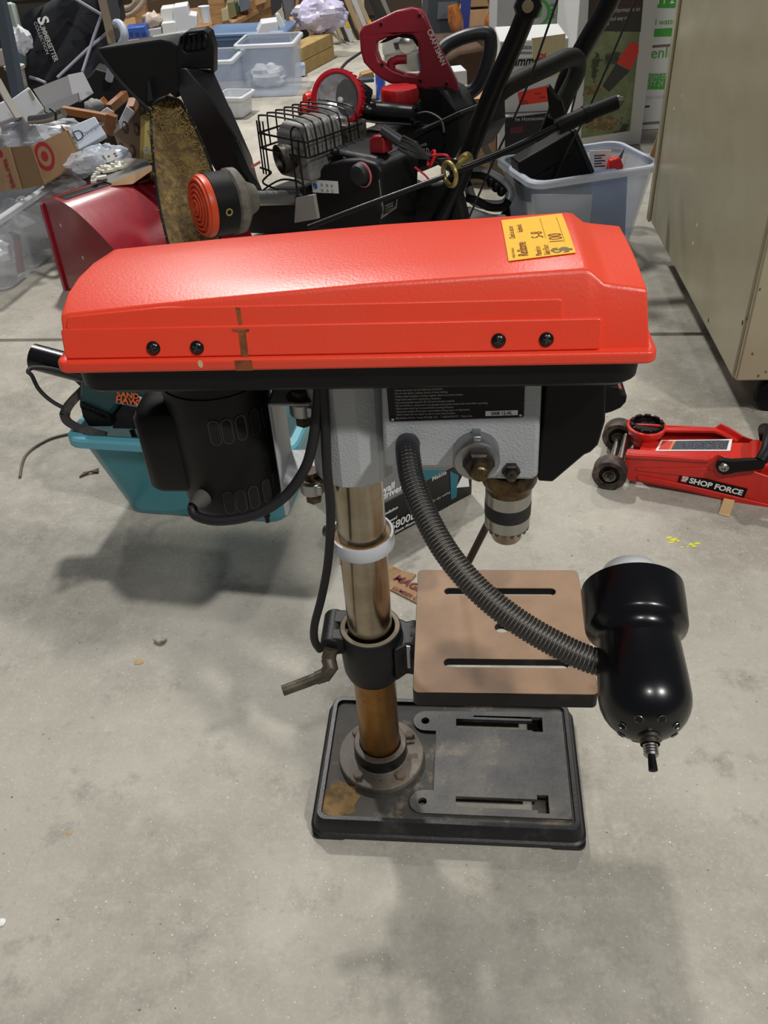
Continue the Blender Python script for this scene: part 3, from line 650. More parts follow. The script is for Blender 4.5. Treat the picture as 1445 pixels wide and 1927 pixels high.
# near and far side plates
side = [(1176, 862), (1182, 853), (1340, 863), (1352, 855), (1368, 862), (1400, 882), (1445, 897), (1500, 915), (1500, 980), (1445, 966), (1300, 927), (1180, 903)]
for nm, d0, d1 in (('side_plate', -.004, 0), ('side_plate', -.100, -.096)):
    g = G(); g.prism(JN.poly(side), d0, d1, m=JN.M); obj(nm, g, M_jred, jk, bevel=.001)
g = G(); g.prism(JN.poly([(1178, 854), (1335, 863), (1335, 869), (1178, 861)]), -.016, .003, m=JN.M); obj('top_flange', g, M_jred, jk, bevel=.001)
g = G(); g.prism(JN.poly([(1200, 893), (1300, 913), (1445, 948), (1500, 961), (1500, 975), (1445, 962), (1300, 922), (1200, 902)]), 0, .003, m=JN.M); obj('lower_rib', g, M_jred, jk, bevel=.001)
g = G(); g.prism(JN.poly([(1195, 880), (1330, 880), (1338, 888), (1330, 900), (1200, 885)]), 0, .0015, m=JN.M); obj('pressed_panel', g, M_jred, jk, bevel=.0008)
c = JN(1337, 891); g = G(); g.lathe([(.0065, 0), (.006, .0012), (0, .0014)], 16, JN.M @ Matrix.Translation((c[0], c[1], 0))); obj('pressed_dimple', g, M_jred, jk)
# wheels
for b0, nm in ((-.072, 0), (.052, 1)):
    w = obj('wheel', G(), None, jk)
    ax0, ax1 = jp(-.012, b0, .0295), jp(-.012, b0+.026, .0295)
    g = G(); g.lathe([(.018, .004), (.0285, 0), (.0295, .002), (.0295, .024), (.0285, .026), (.018, .022)], 36, axis(ax0, ax1)); obj('tyre', g, mat('worn wheel', '#2b2522', .6, col2='#6a5648', nscale=40), w)
    g = G(); g.lathe([(0, .008), (.0255, .007), (.0262, .004)], 30, axis(ax0, ax1)); g.lathe([(0, .019), (.0262, .022)], 30, axis(ax0, ax1)); obj('wheel_disc', g, M_black, w)
    g = G(); g.cyl(ax0+jy*.008, ax0+jy*.0, .0115, n=20); g.cyl(ax0, ax0-jy*.006, .0085, n=6); g.cyl(ax0-jy*.006, ax0-jy*.010, .0045, n=12); obj('axle_nut', g, M_dsteel, w)
g = G(); g.cyl(jp(-.012, -.05, .0295), jp(-.012, .05, .0295), .006, n=14); obj('axle', g, M_steel, jk)
g = G(); g.cyl(jp(.002, -.040, .045), jp(.002, .040, .045), .0055, n=14); obj('cross_rod', g, M_steel, jk)
# saddle
sp = at(1217, 800, 1.290); g = G(); am = Matrix.Translation((sp.x, sp.y, 0)); sz_ = sp.z
g.lathe([(.020, .036), (.0235, .038), (.0235, sz_-.028), (.027, sz_-.020), (.0325, sz_-.012), (.0345, sz_-.004), (.0342, sz_), (.030, sz_+.001), (.0285, sz_-.006), (0, sz_-.007)], 36, am); sd = obj('saddle', g, M_jred, jk)
g = G(); g.lathe([(.0282, sz_-.006), (.0288, sz_+.003), (.0262, sz_+.004), (.023, sz_-.004), (0, sz_-.005)], 36, am); pd = obj('saddle_pad', g, M_black, sd)
for k in range(10):
    a = 2*PI*k/10; g = G(); g.bx(.0235, .0290, -.0055, .0055, sz_, sz_+.0065, am @ Matrix.Rotation(a, 4, 'Z')); obj('pad_tooth', g, M_black, pd, bevel=.001)
# lift arm and its label
def jl(p): q = Vector(p)-JO; return q.dot(jx), q.dot(jy)
g = G(); g.loft([[jp(.030, -.024, .020), jp(.030, .024, .020), jp(.030, .024, .050), jp(.030, -.024, .050)], [jp(.07, -.026, .025), jp(.07, .026, .025), jp(.07, .026, .0545), jp(.07, -.026, .0545)], [jp(.205, -.026, .045), jp(.205, .026, .045), jp(.205, .026, .0745), jp(.205, -.026, .0745)], [jp(.225, -.026, .048), jp(.225, .026, .048), jp(.225, .026, .068), jp(.225, -.026, .068)]])
la_ = obj('lift_arm', g, M_jred, jk, bevel=.003, recalc=True)
LP = Plane(jp(.07, -.026, .0545), jp(.205, -.026, .0745)-jp(.07, -.026, .0545), jy)
lb_ = LP.tag('arm_label', [(1233, 849), (1244, 829), (1378, 827), (1374, 849)], M_white, la_, .0004)
LP.tag('label_field', [(1263, 847), (1272, 831), (1372, 830), (1367, 847)], mat('navy label', '#2b303a', .6, col2='#6a6f78', nscale=500, nlo=.5, nhi=.6), lb_, .001)
LP.tag('label_field', [(1239, 847), (1247, 831), (1266, 831), (1259, 847)], mat('label red', '#c8392f', .6), lb_, .001)
LP.tag('label_field', [(1259, 847), (1266, 831), (1271, 831), (1263, 847)], mat('label orange', '#d9783a', .6), lb_, .001)
# far guard beam
g = G(); FP = Plane(jp(0, .046, 0), jx); g = FP.slab([(1236, 842), (1250, 805), (1345, 806), (1362, 812), (1385, 826), (1400, 840), (1400, 860)], .004); obj('far_rail', g, M_jred, jk, bevel=.001)
FT = [FP.p(1250, 805), FP.p(1345, 806), FP.p(1362, 812), FP.p(1386, 826)]
g = G(); g.sweep(FT, [(-.001, -.003), (.010, -.003), (.010, .001), (-.001, .001)]); obj('rail_flange', g, M_jred, jk, recalc=True)
# pump block and handle
g = G(); g.loft([[jp(a, b, z) for b, z in ((-.030, .03), (.030, .03), (.030, h), (-.030, h))] for a, h in ((.225, .060), (.26, .085), (.31, .080), (.33, .06))]); obj('pump_block', g, M_jred, jk, bevel=.004, recalc=True)
g = G(); g.cyl(jp(.218, -.03, .066), jp(.218, .03, .066), .013, n=20); obj('pivot_tube', g, M_jred, jk)
c = JN.p(1362, 878); HN = Plane(c+JN.n*.012, jx); g = G()
arm = [(1362, 866), (1376, 868), (1425, 866), (1436, 858), (1446, 862), (1436, 884), (1425, 886), (1385, 890), (1374, 893), (1360, 895), (1350, 889), (1346, 878), (1351, 868)]
g = HN.slab(arm, .010); ch = obj('carry_handle', g, M_black, jk, bevel=.0025)
e = HN.p(1432, 870)-HN.n*.005; up = e+jy*.098+jx*.004
g = G(); g.tube([e, e+jy*.012+Vector((0, 0, .012))+jx*.006, e+jy*.03+Vector((0, 0, .018))+jx*.008, up-jy*.03+Vector((0, 0, .018))+jx*.008, up], .0105, 12); obj('grip_bar', g, M_black, ch)
g = G(); g.sweep([up, jp(.235, .052, .062)], [(-.004, -.009), (.004, -.009), (.004, .009), (-.004, .009)]); obj('far_arm', g, M_black, ch, recalc=True)
g = G(); g.lathe([(.0082, 0), (.0082, .004), (.006, .006), (.004, .006), (.0035, .003), (0, .003)], 20, HN.M @ Matrix.Translation((*HN(1362, 878), 0))); obj('pivot_bolt', g, M_steel, ch)
# SHOP FORCE label
lc = [JN.p(1275, 906), JN.p(1400, 936)]; lx = lc[1]-lc[0]; LPn = Plane(lc[0]+JN.n*.0008, lx, JN.p(1277, 889)-lc[0])
lw = lx.length; lh = LPn(1277, 889)[1]
sl = rect('side_label', mat('black label', '#0a0a0b', .35), jk, LPn.o, LPn.x, LPn.y, 0, lw, 0, lh, .0005)
M_lred = MATS['label red']
rect('logo_block', M_lred, sl, LPn.o, LPn.x, LPn.y, lw*.035, lw*.125, lh*.12, lh*.88, .0003, z=.0006)
text('SF', lh*.72, M_white, sl, LPn.o+LPn.n*.001+LPn.x*lw*.045+LPn.y*lh*.25, LPn.x, LPn.y, bold=.03, sx=.8)
text('SHOP FORCE', lh*.78, M_white, sl, LPn.o+LPn.n*.0007+LPn.x*lw*.16+LPn.y*lh*.22, LPn.x, LPn.y, bold=.035, sx=lw*.80/(lh*.78*5.95))
g = G(); a, b, c, d = (fl(x, y) for x, y in ((1361, 943), (1381, 947), (1372, 973), (1351, 968)))
g.sheet([[a+Vector((0, 0, .006)), b+Vector((0, 0, .006))], [a.lerp(d, .4)+Vector((0, 0, .0015)), b.lerp(c, .4)+Vector((0, 0, .0015))], [d+Vector((0, 0, .0008)), c+Vector((0, 0, .0008))]], .0006)
obj('masking_tape', g, mat('masking tape', '#c9a878', .8), loc=(d.x, d.y, 0), label='short strip of tan masking tape on the floor under the jack', cat='tape', recalc=True)
# ---------------------------------------------------------------- metal cabinet on casters
C0 = Vector((.657, 1.368, .1)); e1 = (fl(1225, 420, .1)-C0).normalized(); e2 = Vector((e1.y, -e1.x, 0))
cb = thing('metal_cabinet', 'tall dented beige metal cabinet standing on black casters', 'cabinet', (C0.x, C0.y, 0), 0, world=True)
M_cab = mat('beige enamel', '#a9a288', .28, col2='#9c957a', nscale=3, nlo=.4, nhi=.7, col3='#6e5a3a', n3=34, n3lo=.735, n3hi=.76, spec=.5)
def cab_bump(m):
    nt = m.node_tree; b = nt.nodes['Principled BSDF']; tc = nt.nodes.new('ShaderNodeTexCoord'); n = nt.nodes.new('ShaderNodeTexNoise'); n.inputs['Scale'].default_value = 3.2; n.inputs['Detail'].default_value = 2
    nt.links.new(tc.outputs['Object'], n.inputs['Vector']); bp = nt.nodes.new('ShaderNodeBump'); bp.inputs['Strength'].default_value = .35; bp.inputs['Distance'].default_value = .05
    nt.links.new(n.outputs['Fac'], bp.inputs['Height']); nt.links.new(bp.outputs[0], b.inputs['Normal'])
cab_bump(M_cab)
def cbx(a0, a1, b0, b1, z0, z1):      # a along the side face, b into the cabinet
    g = G(); o = C0+e1*a0+e2*b0; o.z = z0; g.para(o, e1*(a1-a0), e2*(b1-b0), (0, 0, z1-z0)); return g
g = cbx(.012, .86, .0, .62, .1, 1.35); obj('cabinet_shell', g, M_cab, cb, bevel=.006, seg=3, recalc=True)
g = cbx(0, .011, .003, .31, .103, 1.345); obj('door', g, M_cab, cb, bevel=.003, recalc=True)
g = cbx(0, .011, .313, .617, .103, 1.345); obj('door', g, M_cab, cb, bevel=.003, recalc=True)
g = cbx(.835, .862, -.006, .0, .1, 1.35); obj('rear_trim', g, M_cab, cb, bevel=.002, recalc=True)
for (a, b) in ((.07, .105), (.07, .52), (.76, .22), (.76, .52)):
    cs = obj('caster', G(), None, cb); c = C0+e1*a+e2*b; c.z = .036; g = G(); g.lathe([(.010, 0), (.034, .002), (.036, .006), (.036, .020), (.034, .024), (.010, .026)], 28, axis(c-e1*.013, c+e1*.013)); obj('caster_wheel', g, M_black, cs)
    g = G(); t = c.copy(); t.z = .1; g.para(c-e1*.018-e2*.012+Vector((0, 0, .0)), e1*.003, e2*.024, (0, 0, .064)); g.para(c+e1*.015-e2*.012, e1*.003, e2*.024, (0, 0, .064)); g.para(c-e1*.03-e2*.03+Vector((0, 0, .060)), e1*.06, e2*.06, (0, 0, .005)); obj('caster_fork', g, M_dsteel, cs, recalc=True)
CS = Plane(C0, -e1)
M_chipdk = mat('paint chip dark', '#3a3428', .8)
def chips(P, pts, m, parent, s):
    for i, (x, y) in enumerate(pts):
        q = P(x, y); rd = random.Random(i); g = G(); g.prism([(q[0]+s*(.5+rd.random())*math.cos(2*PI*k/7)*.6, q[1]+s*(.5+rd.random())*math.sin(2*PI*k/7)) for k in range(7)], 0, .0005, m=P.M); obj('paint_chip', g, m, parent)
chips(CS, [(1397, 607), (1405, 600), (1333, 603), (1314, 598)], M_chipdk, cb, .005)
chips(CS, [(1304, 458), (1311, 425), (1268, 205), (1283, 180)], mat('pale chip spot', '#d6cfb0', .6), cb, .005)
CF = Plane(C0-e1*.0003, e2); chips(CF, [(1427, 707), (1441, 700), (1416, 666), (1430, 544)], mat('rust spot', '#7a5330', .9), cb, .003)
# ---------------------------------------------------------------- teal tote with a sander
tl = fl(228, 970); tr = fl(540, 993); tx_ = (tr-tl); tyaw = math.atan2(tx_.y, tx_.x); tdir = tx_.normalized(); tper = Vector((-tdir.y, tdir.x, 0))
M_teal = mat('teal plastic', '#4795a0', .3, alpha=.66)
TL, TW, TH = .365, .26, .185
cen = tl+tdir*(-.028+TL/2)+tper*(-.028+TW/2)
tt = tote('plastic_tote', 'translucent teal plastic tote holding a dark green power sander', cen, tyaw, TL, TW, TH, M_teal, fl_=.036, rim=.012, mr=mat('teal rim', '#62a8b8', .35, alpha=.92))
def tp(a, b, z): return cen+tdir*a+tper*b+Vector((0, 0, z))
ps = tp(-.06, .02, .005)
sn = thing('power_sander', 'dark green handheld power sander with orange lettering and black dust hose in the teal tote', 'power tool', ps, 0, world=True)
M_dgreen = mat('dark green plastic', '#123c3f', .4)
SP = Plane(tp(0, -.10, 0), tdir)
g = SP.slab([(150, 720), (165, 690), (300, 695), (345, 745), (345, 800), (300, 770), (262, 752), (225, 762), (205, 790), (165, 785), (146, 770)], .07); obj('body', g, M_dgreen, sn, bevel=.008, seg=3)
M_or = mat('orange print', '#e2672f', .6)
SP.text('SAND', 221, 744, .014, M_or, sn, ang=-.08, bold=.03, z=.003, shear=.2); SP.text('HAWK', 219, 754, .015, M_or, sn, ang=-.12, bold=.035, z=.003, shear=.2)
SP.text('1/3 SHEET FINISHING SANDER', 218, 757, .0042, M_offw, sn, ang=-.14, z=.003)
SP.tag('logo_mark', [(262, 744), (272, 747), (275, 757), (266, 757)], M_offw, sn, .002); SP.tag('logo_mark', [(257, 758), (263, 758), (264, 762), (258, 762)], M_offw, sn, .002)
g = G(); base = [SP.p(x, y)-SP.n*d for x, y, d in ((205, 782, -.005), (168, 775, .0), (128, 765, .03), (140, 752, .10), (175, 750, .12))]
g = SP.slab([(152, 755), (208, 778), (214, 800), (170, 800), (158, 782)], .05, .006); obj('lever_housing', g, M_black, sn, bevel=.003)
for k in range(6):
    q = SP.p(160+k*8.5, 762+k*3.6)+SP.n*.006; g = G(); g.cyl(q, q-SP.n*.05, .0055, n=10); obj('finger_rib', g, M_black, sn)
g = SP.slab([(205, 792), (225, 764), (262, 754), (300, 772), (345, 802), (345, 818), (205, 815)], .05, -.012); obj('motor_opening', g, mat('dark grey plastic', '#1c1b1a', .6), sn, bevel=.003)
g = SP.slab([(262, 790), (300, 765), (335, 800), (335, 822), (262, 822)], .03, .01); obj('platen', g, mat('warm grey plastic', '#3f3a35', .6), sn, bevel=.004)
# flat base of the sander resting on the rim (rounded plate)
q = [SP.p(x, y)+SP.n*.0 for x, y in ((120, 760), (135, 738), (150, 735))]
g = G(); pts = cr([SP.p(153, 742)-SP.n*.05, SP.p(140, 752)-SP.n*.03, SP.p(126, 768), SP.p(132, 784)+SP.n*.012, SP.p(165, 800)+SP.n*.014, SP.p(205, 812)+SP.n*.012], 6); g.sweep(pts, [(-.006, -.006), (.006, -.006), (.006, .006), (-.006, .006)], up=(.2, .5, .8)); obj('base_frame', g, mat('dusty black', '#2c2926', .7, col2='#4a443c', nscale=40), sn, recalc=True)
def sp_(x, y, d): return Plane(tp(0, -.10+d, 0), tdir).p(x, y)
hs, he_ = sp_(135, 690, .05), sp_(63, 671, .05); HX = (hs-he_).normalized()
g = G(); am = axis(hs+HX*.1, he_); L_ = (hs+HX*.1-he_).length; g.lathe([(.0215, 0), (.0215, L_), (.019, L_), (.019, 0)], 28, am); obj('dust_nozzle', g, M_gloss, sn)
g = Plane(tp(0, -.06, 0), tdir).slab([(120, 700), (150, 705), (170, 735), (150, 728)], .02); obj('nozzle_neck', g, M_dgreen, sn, bevel=.003)
g = G(); pts = cr([sp_(120, 699, .03), sp_(90, 693, .02), sp_(62, 692, .01), sp_(53, 699, .0), sp_(60, 707, .0), sp_(73, 732, .0), sp_(96, 754, .0), sp_(128, 772, .0)], 8); g.tube(pts, .0035, 8); obj('cord', g, M_rubber, sn)
# things seen through the teal plastic
g = G(); pts = cr([tp(-.12, -.05, .15), tp(-.10, -.06, .09), tp(-.05, -.05, .06), tp(.02, -.04, .05), tp(.0, .0, .09), tp(-.06, .02, .08), tp(-.05, -.02, .03), tp(.05, -.03, .02), tp(.1, 0, .04)], 8); g.tube(pts, .005, 8); obj('coiled_cord', g, M_rubber, loc=tp(0, 0, .02), label='black cord coiled in the bottom of the teal tote', cat='cord')
g = G(); pts = cr([fl(132, 818), fl(90, 830), fl(50, 858), fl(38, 900), fl(30, 950), fl(12, 985), fl(14, 1020), fl(22, 1038), fl(50, 1045), fl(95, 1035)], 8); pts = [p+Vector((0, 0, .0025)) for p in pts]
pts[0] = pts[0]+Vector((0, 0, .0)); g.tube(pts[:25], .0026, 8); obj('thin_cord', g, mat('brown grey cord', '#5d5750', .7), loc=fl(60, 850), label='thin grey-brown cord curving over the floor left of the teal tote', cat='cord')
g = G(); p = fl(175, 893); 
for i in range(5): a = fl(150+i*2, 899-i*2); b = fl(186, 884+i*1.5); g.tube([a+Vector((0, 0, .002)), a.lerp(b, .5)+Vector((0, 0, .004)), b+Vector((0, 0, .002))], .0016, 6)
obj('twig', g, mat('dry twig', '#6d5a50', .9), loc=p, label='dry brown twig scrap on the floor against the teal tote', cat='twig')
# ---------------------------------------------------------------- screwdriver carton lying behind the column
b0, b1 = fl(736, 1012), fl(888, 930); bxd = (b1-b0).normalized(); BP = Plane(b0, bxd); 
t = thing('tool_carton', 'black and teal drywall screwdriver carton lying on the floor behind the steel column', 'carton', b0, 0, world=True)
L0 = -.04; L1 = (b1-b0).length+.0; n = -BP.n; n.z = 0
g = G(); g.para(b0+bxd*L0, bxd*(L1-L0), n*.11, (0, 0, .078)); obj('box_body', g, mat('black carton', '#0d0d0e', .45), t, bevel=.002, recalc=True)
M_mteal = mat('carton teal', '#1b6674', .45)
BT = BP
BT.tag('teal_panel', [(846, 886), (862, 894), (858, 935), (848, 940)], M_mteal, t, .0005); BT.tag('teal_panel', [(780, 884), (838, 884), (800, 905)], M_mteal, t, .0005)
BT.tag('white_corner', [(870, 893), (880, 897), (882, 915), (858, 917)], M_white, t, .0008)
an = .0
for s, x, y, sz in (('Drywall', 690, 943, .0175), ('Screwdriver', 676, 962, .0175), ('Double Insulation', 692, 985, .0085), ('Variable Speed', 700, 999, .0085), ('6800DBV', 733, 999, .0215), ('Elastic Mount Housing', 742, 1003, .008)):
    BT.text(s, x, y, sz, M_white, t, bold=.02, shear=.12 if sz > .01 else .2)
BT.text('Makita', 812, 905, .012, M_offw, t, bold=.02); BT.text('for dry walling', 812, 945, .007, M_offw, t, shear=.2); BT.text('AC/DC 115V', 842, 955, .005, M_offw, t)
# cardboard scrap with maroon print
sc0 = [fl(x, y) for x, y in ((640, 1040), (700, 1048), (756, 1076), (783, 1083), (770, 1098), (790, 1100), (800, 1145), (735, 1112), (640, 1062))]
g = G(); g.prism([(p.x, p.y) for p in sc0], .0, .003); cs_ = obj('cardboard_scrap', g, M_card, loc=sc0[0], label='torn cardboard scrap with maroon lettering under the drill table', cat='cardboard')
SCP = Plane(fl(735, 1105)+Vector((0, 0, .0032)), fl(795, 1135)-fl(735, 1105), Vector((.3, 1, 0)))
M_mar = mat('maroon ink', '#6e2a35', .8)
SCP.text('MAGIC', 738, 1090, .020, M_mar, cs_, bold=.02, shear=.2); SCP.text('LUMBER CO.', 737, 1108, .010, M_mar, cs_, bold=.02, shear=.2)
# ---------------------------------------------------------------- snow blower
SO = fl(125, 545); wv = Vector((.68, .733, 0)).normalized(); rv = Vector((wv.y, -wv.x, 0))     # width axis (away), rear axis (towards the handles)
sb = thing('snow_blower', 'red and black snow blower behind the drill press with a tall black chute', 'snow blower', SO, 0, world=True)
M_crim = mat('crimson paint', '#8c1020', .24, coat=.4, bump=.08, bscale=60)
M_blk2 = mat('black moulded plastic', '#0e0f11', .5, bump=.08, bscale=300, spec=.3)
M_blk3 = mat('charcoal plastic', '#1f2124', .42, spec=.4)
M_wire = mat('dark wire', '#2a2927', .4, .7)
SPn = Plane(SO, rv)
outl = [(125, 546), (78, 376), (104, 373), (128, 384), (158, 408), (200, 450), (240, 498), (268, 545), (285, 590)]
ol2 = SPn.poly(outl)
hb = obj('auger_housing', G(), None, sb)
g = G(); g.prism(ol2, -.004, 0, m=SPn.M); obj('side_plate', g, M_crim, hb, bevel=.001)
g = G(); g.prism(ol2, -.37, -.366, m=SPn.M); obj('side_plate', g, M_crim, hb, bevel=.001)
def sec(pts, d): return [SPn.M @ Vector((a, b, d)) for a, b in pts]
top = cr([Vector((a, b, 0)) for a, b in ol2[2:]], 5); top = [(p.x, p.y) for p in top]
g = G(); g.sheet([sec(top, 0.004), sec(top, -.37)], .003); obj('drum_sheet', g, M_crim, hb, recalc=True)
g = G(); g.sheet([sec(ol2[1:3], .004), sec(ol2[1:3], -.37)], .003); ts = obj('top_strip', g, M_crim, hb, recalc=True)
TS = Plane(sec([ol2[1]], 0)[0]+Vector((0, 0, .001)), -SPn.n, Vector(sec([ol2[1]], 0)[0])-Vector(sec([ol2[2]], 0)[0]))
g = G(); l1 = [(ol2[1][0]*.75+ol2[2][0]*.25, ol2[1][1]+.0012), (ol2[2][0], ol2[2][1]+.0012), (top[3][0], top[3][1]+.0012)]; g.sheet([sec(l1, -.01), sec(l1, -.22)], .0005); sl_ = obj('warning_strip', g, mat('black label', '#0a0a0b', .35), ts, recalc=True)
d0 = -SPn.n; yv = (Vector(sec([l1[0]], 0)[0])-Vector(sec([l1[1]], 0)[0])).normalized(); o0 = Vector(sec([l1[1]], -.035)[0])+Vector((0, 0, .001))
text('CLEAR CLOGGED CHUTE', .0105, M_white, ts, o0+yv*.014, d0, yv, bold=.03); text('USE TOOL PROVIDED', .009, M_white, ts, o0+yv*.001+d0*.015, d0, yv, bold=.03)
# front edge fold and slots
g = G(); g.sweep([SPn.p(125, 546), SPn.p(80, 384)], [(-.006, -.004), (.006, -.004), (.006, .006), (-.006, .006)], up=SPn.n); obj('front_fold', g, M_crim, hb, recalc=True)
for x, y in ((114, 424), (156, 485)):
    q = SPn(x, y); g = G(); g.bx(q[0]-.003, q[0]+.003, q[1]-.004, q[1]+.004, 0, .0008, SPn.M); obj('square_hole', g, M_offw, hb)
mid = [Vector(sec([p], 0)[0]) for p in top]
g = G(); k = len(top)//2
for dd, i0, i1 in ((-.20, 6, 16), (-.24, 6, 16)):
    g.tube([Vector(sec([top[i]], dd)[0])-Vector((.001, .001, .0)) for i in range(i0, i1)], .004, 8)
g.tube([Vector(sec([top[6]], -.20-.01*i)[0]) for i in range(5)], .004, 8); obj('pressed_rib', g, M_crim, hb)
# engine
K = at(716, 405, 2.12); E1 = Plane(K, rv); E2 = Plane(K, wv)
en = obj('engine_cover', G(), None, sb)
ep = [(590, 435), (586, 350), (592, 330), (606, 312), (640, 302), (676, 300), (706, 308), (716, 322), (716, 440)]
g = G(); g.prism(E1.poly(ep), -.15, 0, m=E1.M); obj('cover_shell', g, M_blk2, en, bevel=.014, seg=4)
tp_ = E1.poly([(606, 314), (700, 310)])
g = G(); ztop = max(b for a, b in E1.poly(ep)); g.add([E1.M @ Vector((a, ztop-.012, -c)) for a, c in ((tp_[0][0], .02), (tp_[1][0]-.004, .02), (tp_[1][0]-.004, .2), (tp_[0][0], .2))]+[E1.M @ Vector((a, ztop+h, -c)) for a, c, h in ((tp_[0][0]+.01, .03, .002), (tp_[1][0]-.01, .03, .002), (tp_[1][0]-.01, .19, .004), (tp_[0][0]+.01, .19, .004))], [(0, 3, 2, 1), (4, 5, 6, 7), (0, 1, 5, 4), (1, 2, 6, 5), (2, 3, 7, 6), (3, 0, 4, 7)]); obj('cover_top', g, M_blk2, en, bevel=.01, seg=3, recalc=True)
c = E1(681, 327); g = G(); g.lathe([(.030, 0), (.030, .002), (.027, .004)], 32, E1.M @ Matrix.Translation((c[0]+.002, c[1]-.002, 0))); pb = obj('primer_bulb', g, mat('pink ring', '#c2626a', .5), en)
g = G(); g.lathe([(.027, 0), (.0265, .010), (.022, .018), (.013, .022), (0, .0235)], 32, E1.M @ Matrix.Translation((c[0], c[1], 0))); obj('bulb', g, M_rubber, pb)
st = E1.tag('warning_sticker', [(586, 338), (636, 341), (638, 364), (589, 362)], M_white, en, .0006)
q = E1(594, 350); g = G(); g.prism(circ(q[0], q[1], .0078, 18), .0012, .0016, m=E1.M); obj('blue_disc', g, mat('sign blue', '#1d74c4', .5), st); E1.text('!', 592, 355, .012, M_white, st, z=.002, bold=.02)
for i, (x, y) in enumerate(((606, 348), (616, 349), (625, 350), (607, 358), (617, 359))):
    q = E1(x, y); g = G(); g.prism(circ(q[0], q[1], .0035, 8), .0012, .0015, holes=[circ(q[0], q[1], .0022, 8)], m=E1.M); obj('pictogram', g, M_blk3, st)
q = E1(626, 360); g = G(); g.prism(circ(q[0], q[1], .0042, 14), .0012, .0015, holes=[circ(q[0], q[1], .0031, 14)], m=E1.M); obj('prohibition_ring', g, mat('label red', '#c8392f', .6), st)
# side panel label (faces the handles)
pp = [(719, 398), (712, 340), (718, 328), (758, 308), (764, 312), (763, 332), (750, 350), (745, 392), (716, 412)]
g = G(); g.prism(E2.poly([(716, 440), (716, 322), (770, 302), (768, 430)]), -.02, 0, m=E2.M); obj('cover_end', g, M_blk2, en, bevel=.004)
q = E2.poly(pp); cx_ = sum(a for a, b in q)/len(q); cy_ = sum(b for a, b in q)/len(q); inn = [(cx_+(a-cx_)*.86, cy_+(b-cy_)*.90) for a, b in q]
g = G(); g.prism(q, .0005, .0015, holes=[inn], m=E2.M); obj('label_border', g, mat('silver print', '#6f6f6a', .5), en)
g = G(); g.prism(inn, .0003, .0008, m=E2.M); obj('label_panel', g, mat('dark label', '#131210', .5), en)
E2.text('START', 724, 368, .010, M_offw, en, z=.0012, bold=.02); E2.text('CHOKE', 721, 345, .0055, M_offw, en, z=.0012); E2.text('RUN   STOP', 744, 330, .0045, M_offw, en, z=.0012)
for i in range(4): E2.text('OIL SAE 5W-30', 724, 384+i*5, .0045, M_offw, en, z=.0012)
# red key
kp = fl(709, 290, (E1.M @ Vector((0, ztop+.004, 0))).z); g = G(); KP = Plane(kp, rv); g = KP.slab([(695, 290), (694, 262), (700, 256), (716, 256), (722, 264), (722, 290)], .035); obj('ignition_key', g, mat('crimson plastic', '#8c1420', .35), en, bevel=.004)
# muffler with wire cage
mf = obj('muffler', G(), None, sb); CQ = at(578, 268, 2.20); zq = CQ.z
def cq(r, w, z): return CQ-rv*r+wv*w+Vector((0, 0, z))
M_soot = mat('sooty grey metal', '#7d7c79', .5, .1, col2='#575653', nscale=14)
g = G(); g.loft([[cq(r, w, z) for r, w in ((.020, .02), (.135, .02), (.135, .15), (.020, .15))] for z in (-.105, .000)]+[[cq(r, w, .028) for r, w in ((.032, .035), (.120, .035), (.120, .14), (.032, .14))]]); obj('muffler_box', g, M_soot, mf, bevel=.010, seg=3, recalc=True)
g = G(); g.para(cq(.02, .16, -.06), rv*-.09, wv*.08, (0, 0, .06)); obj('engine_fins', g, mat('dull engine metal', '#6a655c', .5, .5, col2='#4b4033', nscale=30), mf, bevel=.004, recalc=True)
op = cq(.088, .022, -.050); odir = (-wv*.9-rv*.3+Vector((0, 0, -.1))).normalized(); g = G(); am = axis(op-odir*.01, op+odir*.03); g.lathe([(.030, 0), (.032, .02), (.036, .036), (.037, .042), (.033, .042), (.029, .01), (0, .008)], 28, am); obj('exhaust_outlet', g, M_dsteel, mf)
cgw = obj('wire_cage', G(), None, sb)
def cw(pts, r=.0026, n=4):
    g = G(); g.tube(cr([cq(*p) for p in pts], n), r, 6); obj('wire', g, M_wire, cgw)
for z in (0, -.036):
    cw([(.0, .20, z), (.0, .1, z), (.0, .01, z), (.008, 0, z), (.05, -.002, z), (.165, 0, z), (.173, .008, z), (.173, .05, z), (.173, .09, z)])
for k in range(7):
    w = .005+k*.030; cw([(.172, w, -.036), (.172, w, .030), (.160, w, .042), (.09, w, .045), (.025, w, .042), (.006, w, .026), (.0, w, -.036)], .0023)
cw([(.052, -.003, -.13), (.052, -.003, .0), (.048, -.003, .022), (.035, -.003, .032), (.018, -.003, .026), (.008, -.003, .0), (.006, -.003, -.036)])
cw([(.028, -.003, .004), (.030, -.003, -.05), (.024, -.003, -.13)])
for r in (.172, .162, .150): cw([(r, -.002, -.10), (r, -.002, .03)], .0023)
cw([(.18, -.004, -.085), (.14, -.004, -.09), (.16, -.004, -.105), (.175, -.006, -.12), (.15, -.006, -.128), (.04, -.006, -.135), (.02, -.006, -.12), (.03, -.006, -.10), (.09, -.006, -.10), (.14, -.01, -.12), (.20, -.02, -.16)], .0026)
cw([(.05, -.01, -.148), (.02, -.01, -.148), (.008, -.01, -.162), (.02, -.01, -.178), (.05, -.01, -.178)])
g = Plane(at(575, 390, 2.20), rv).slab([(556, 372), (590, 366), (598, 412), (553, 420)], .01); obj('heat_shield', g, mat('light grey metal', '#94928e', .5, .1), sb, bevel=.002)
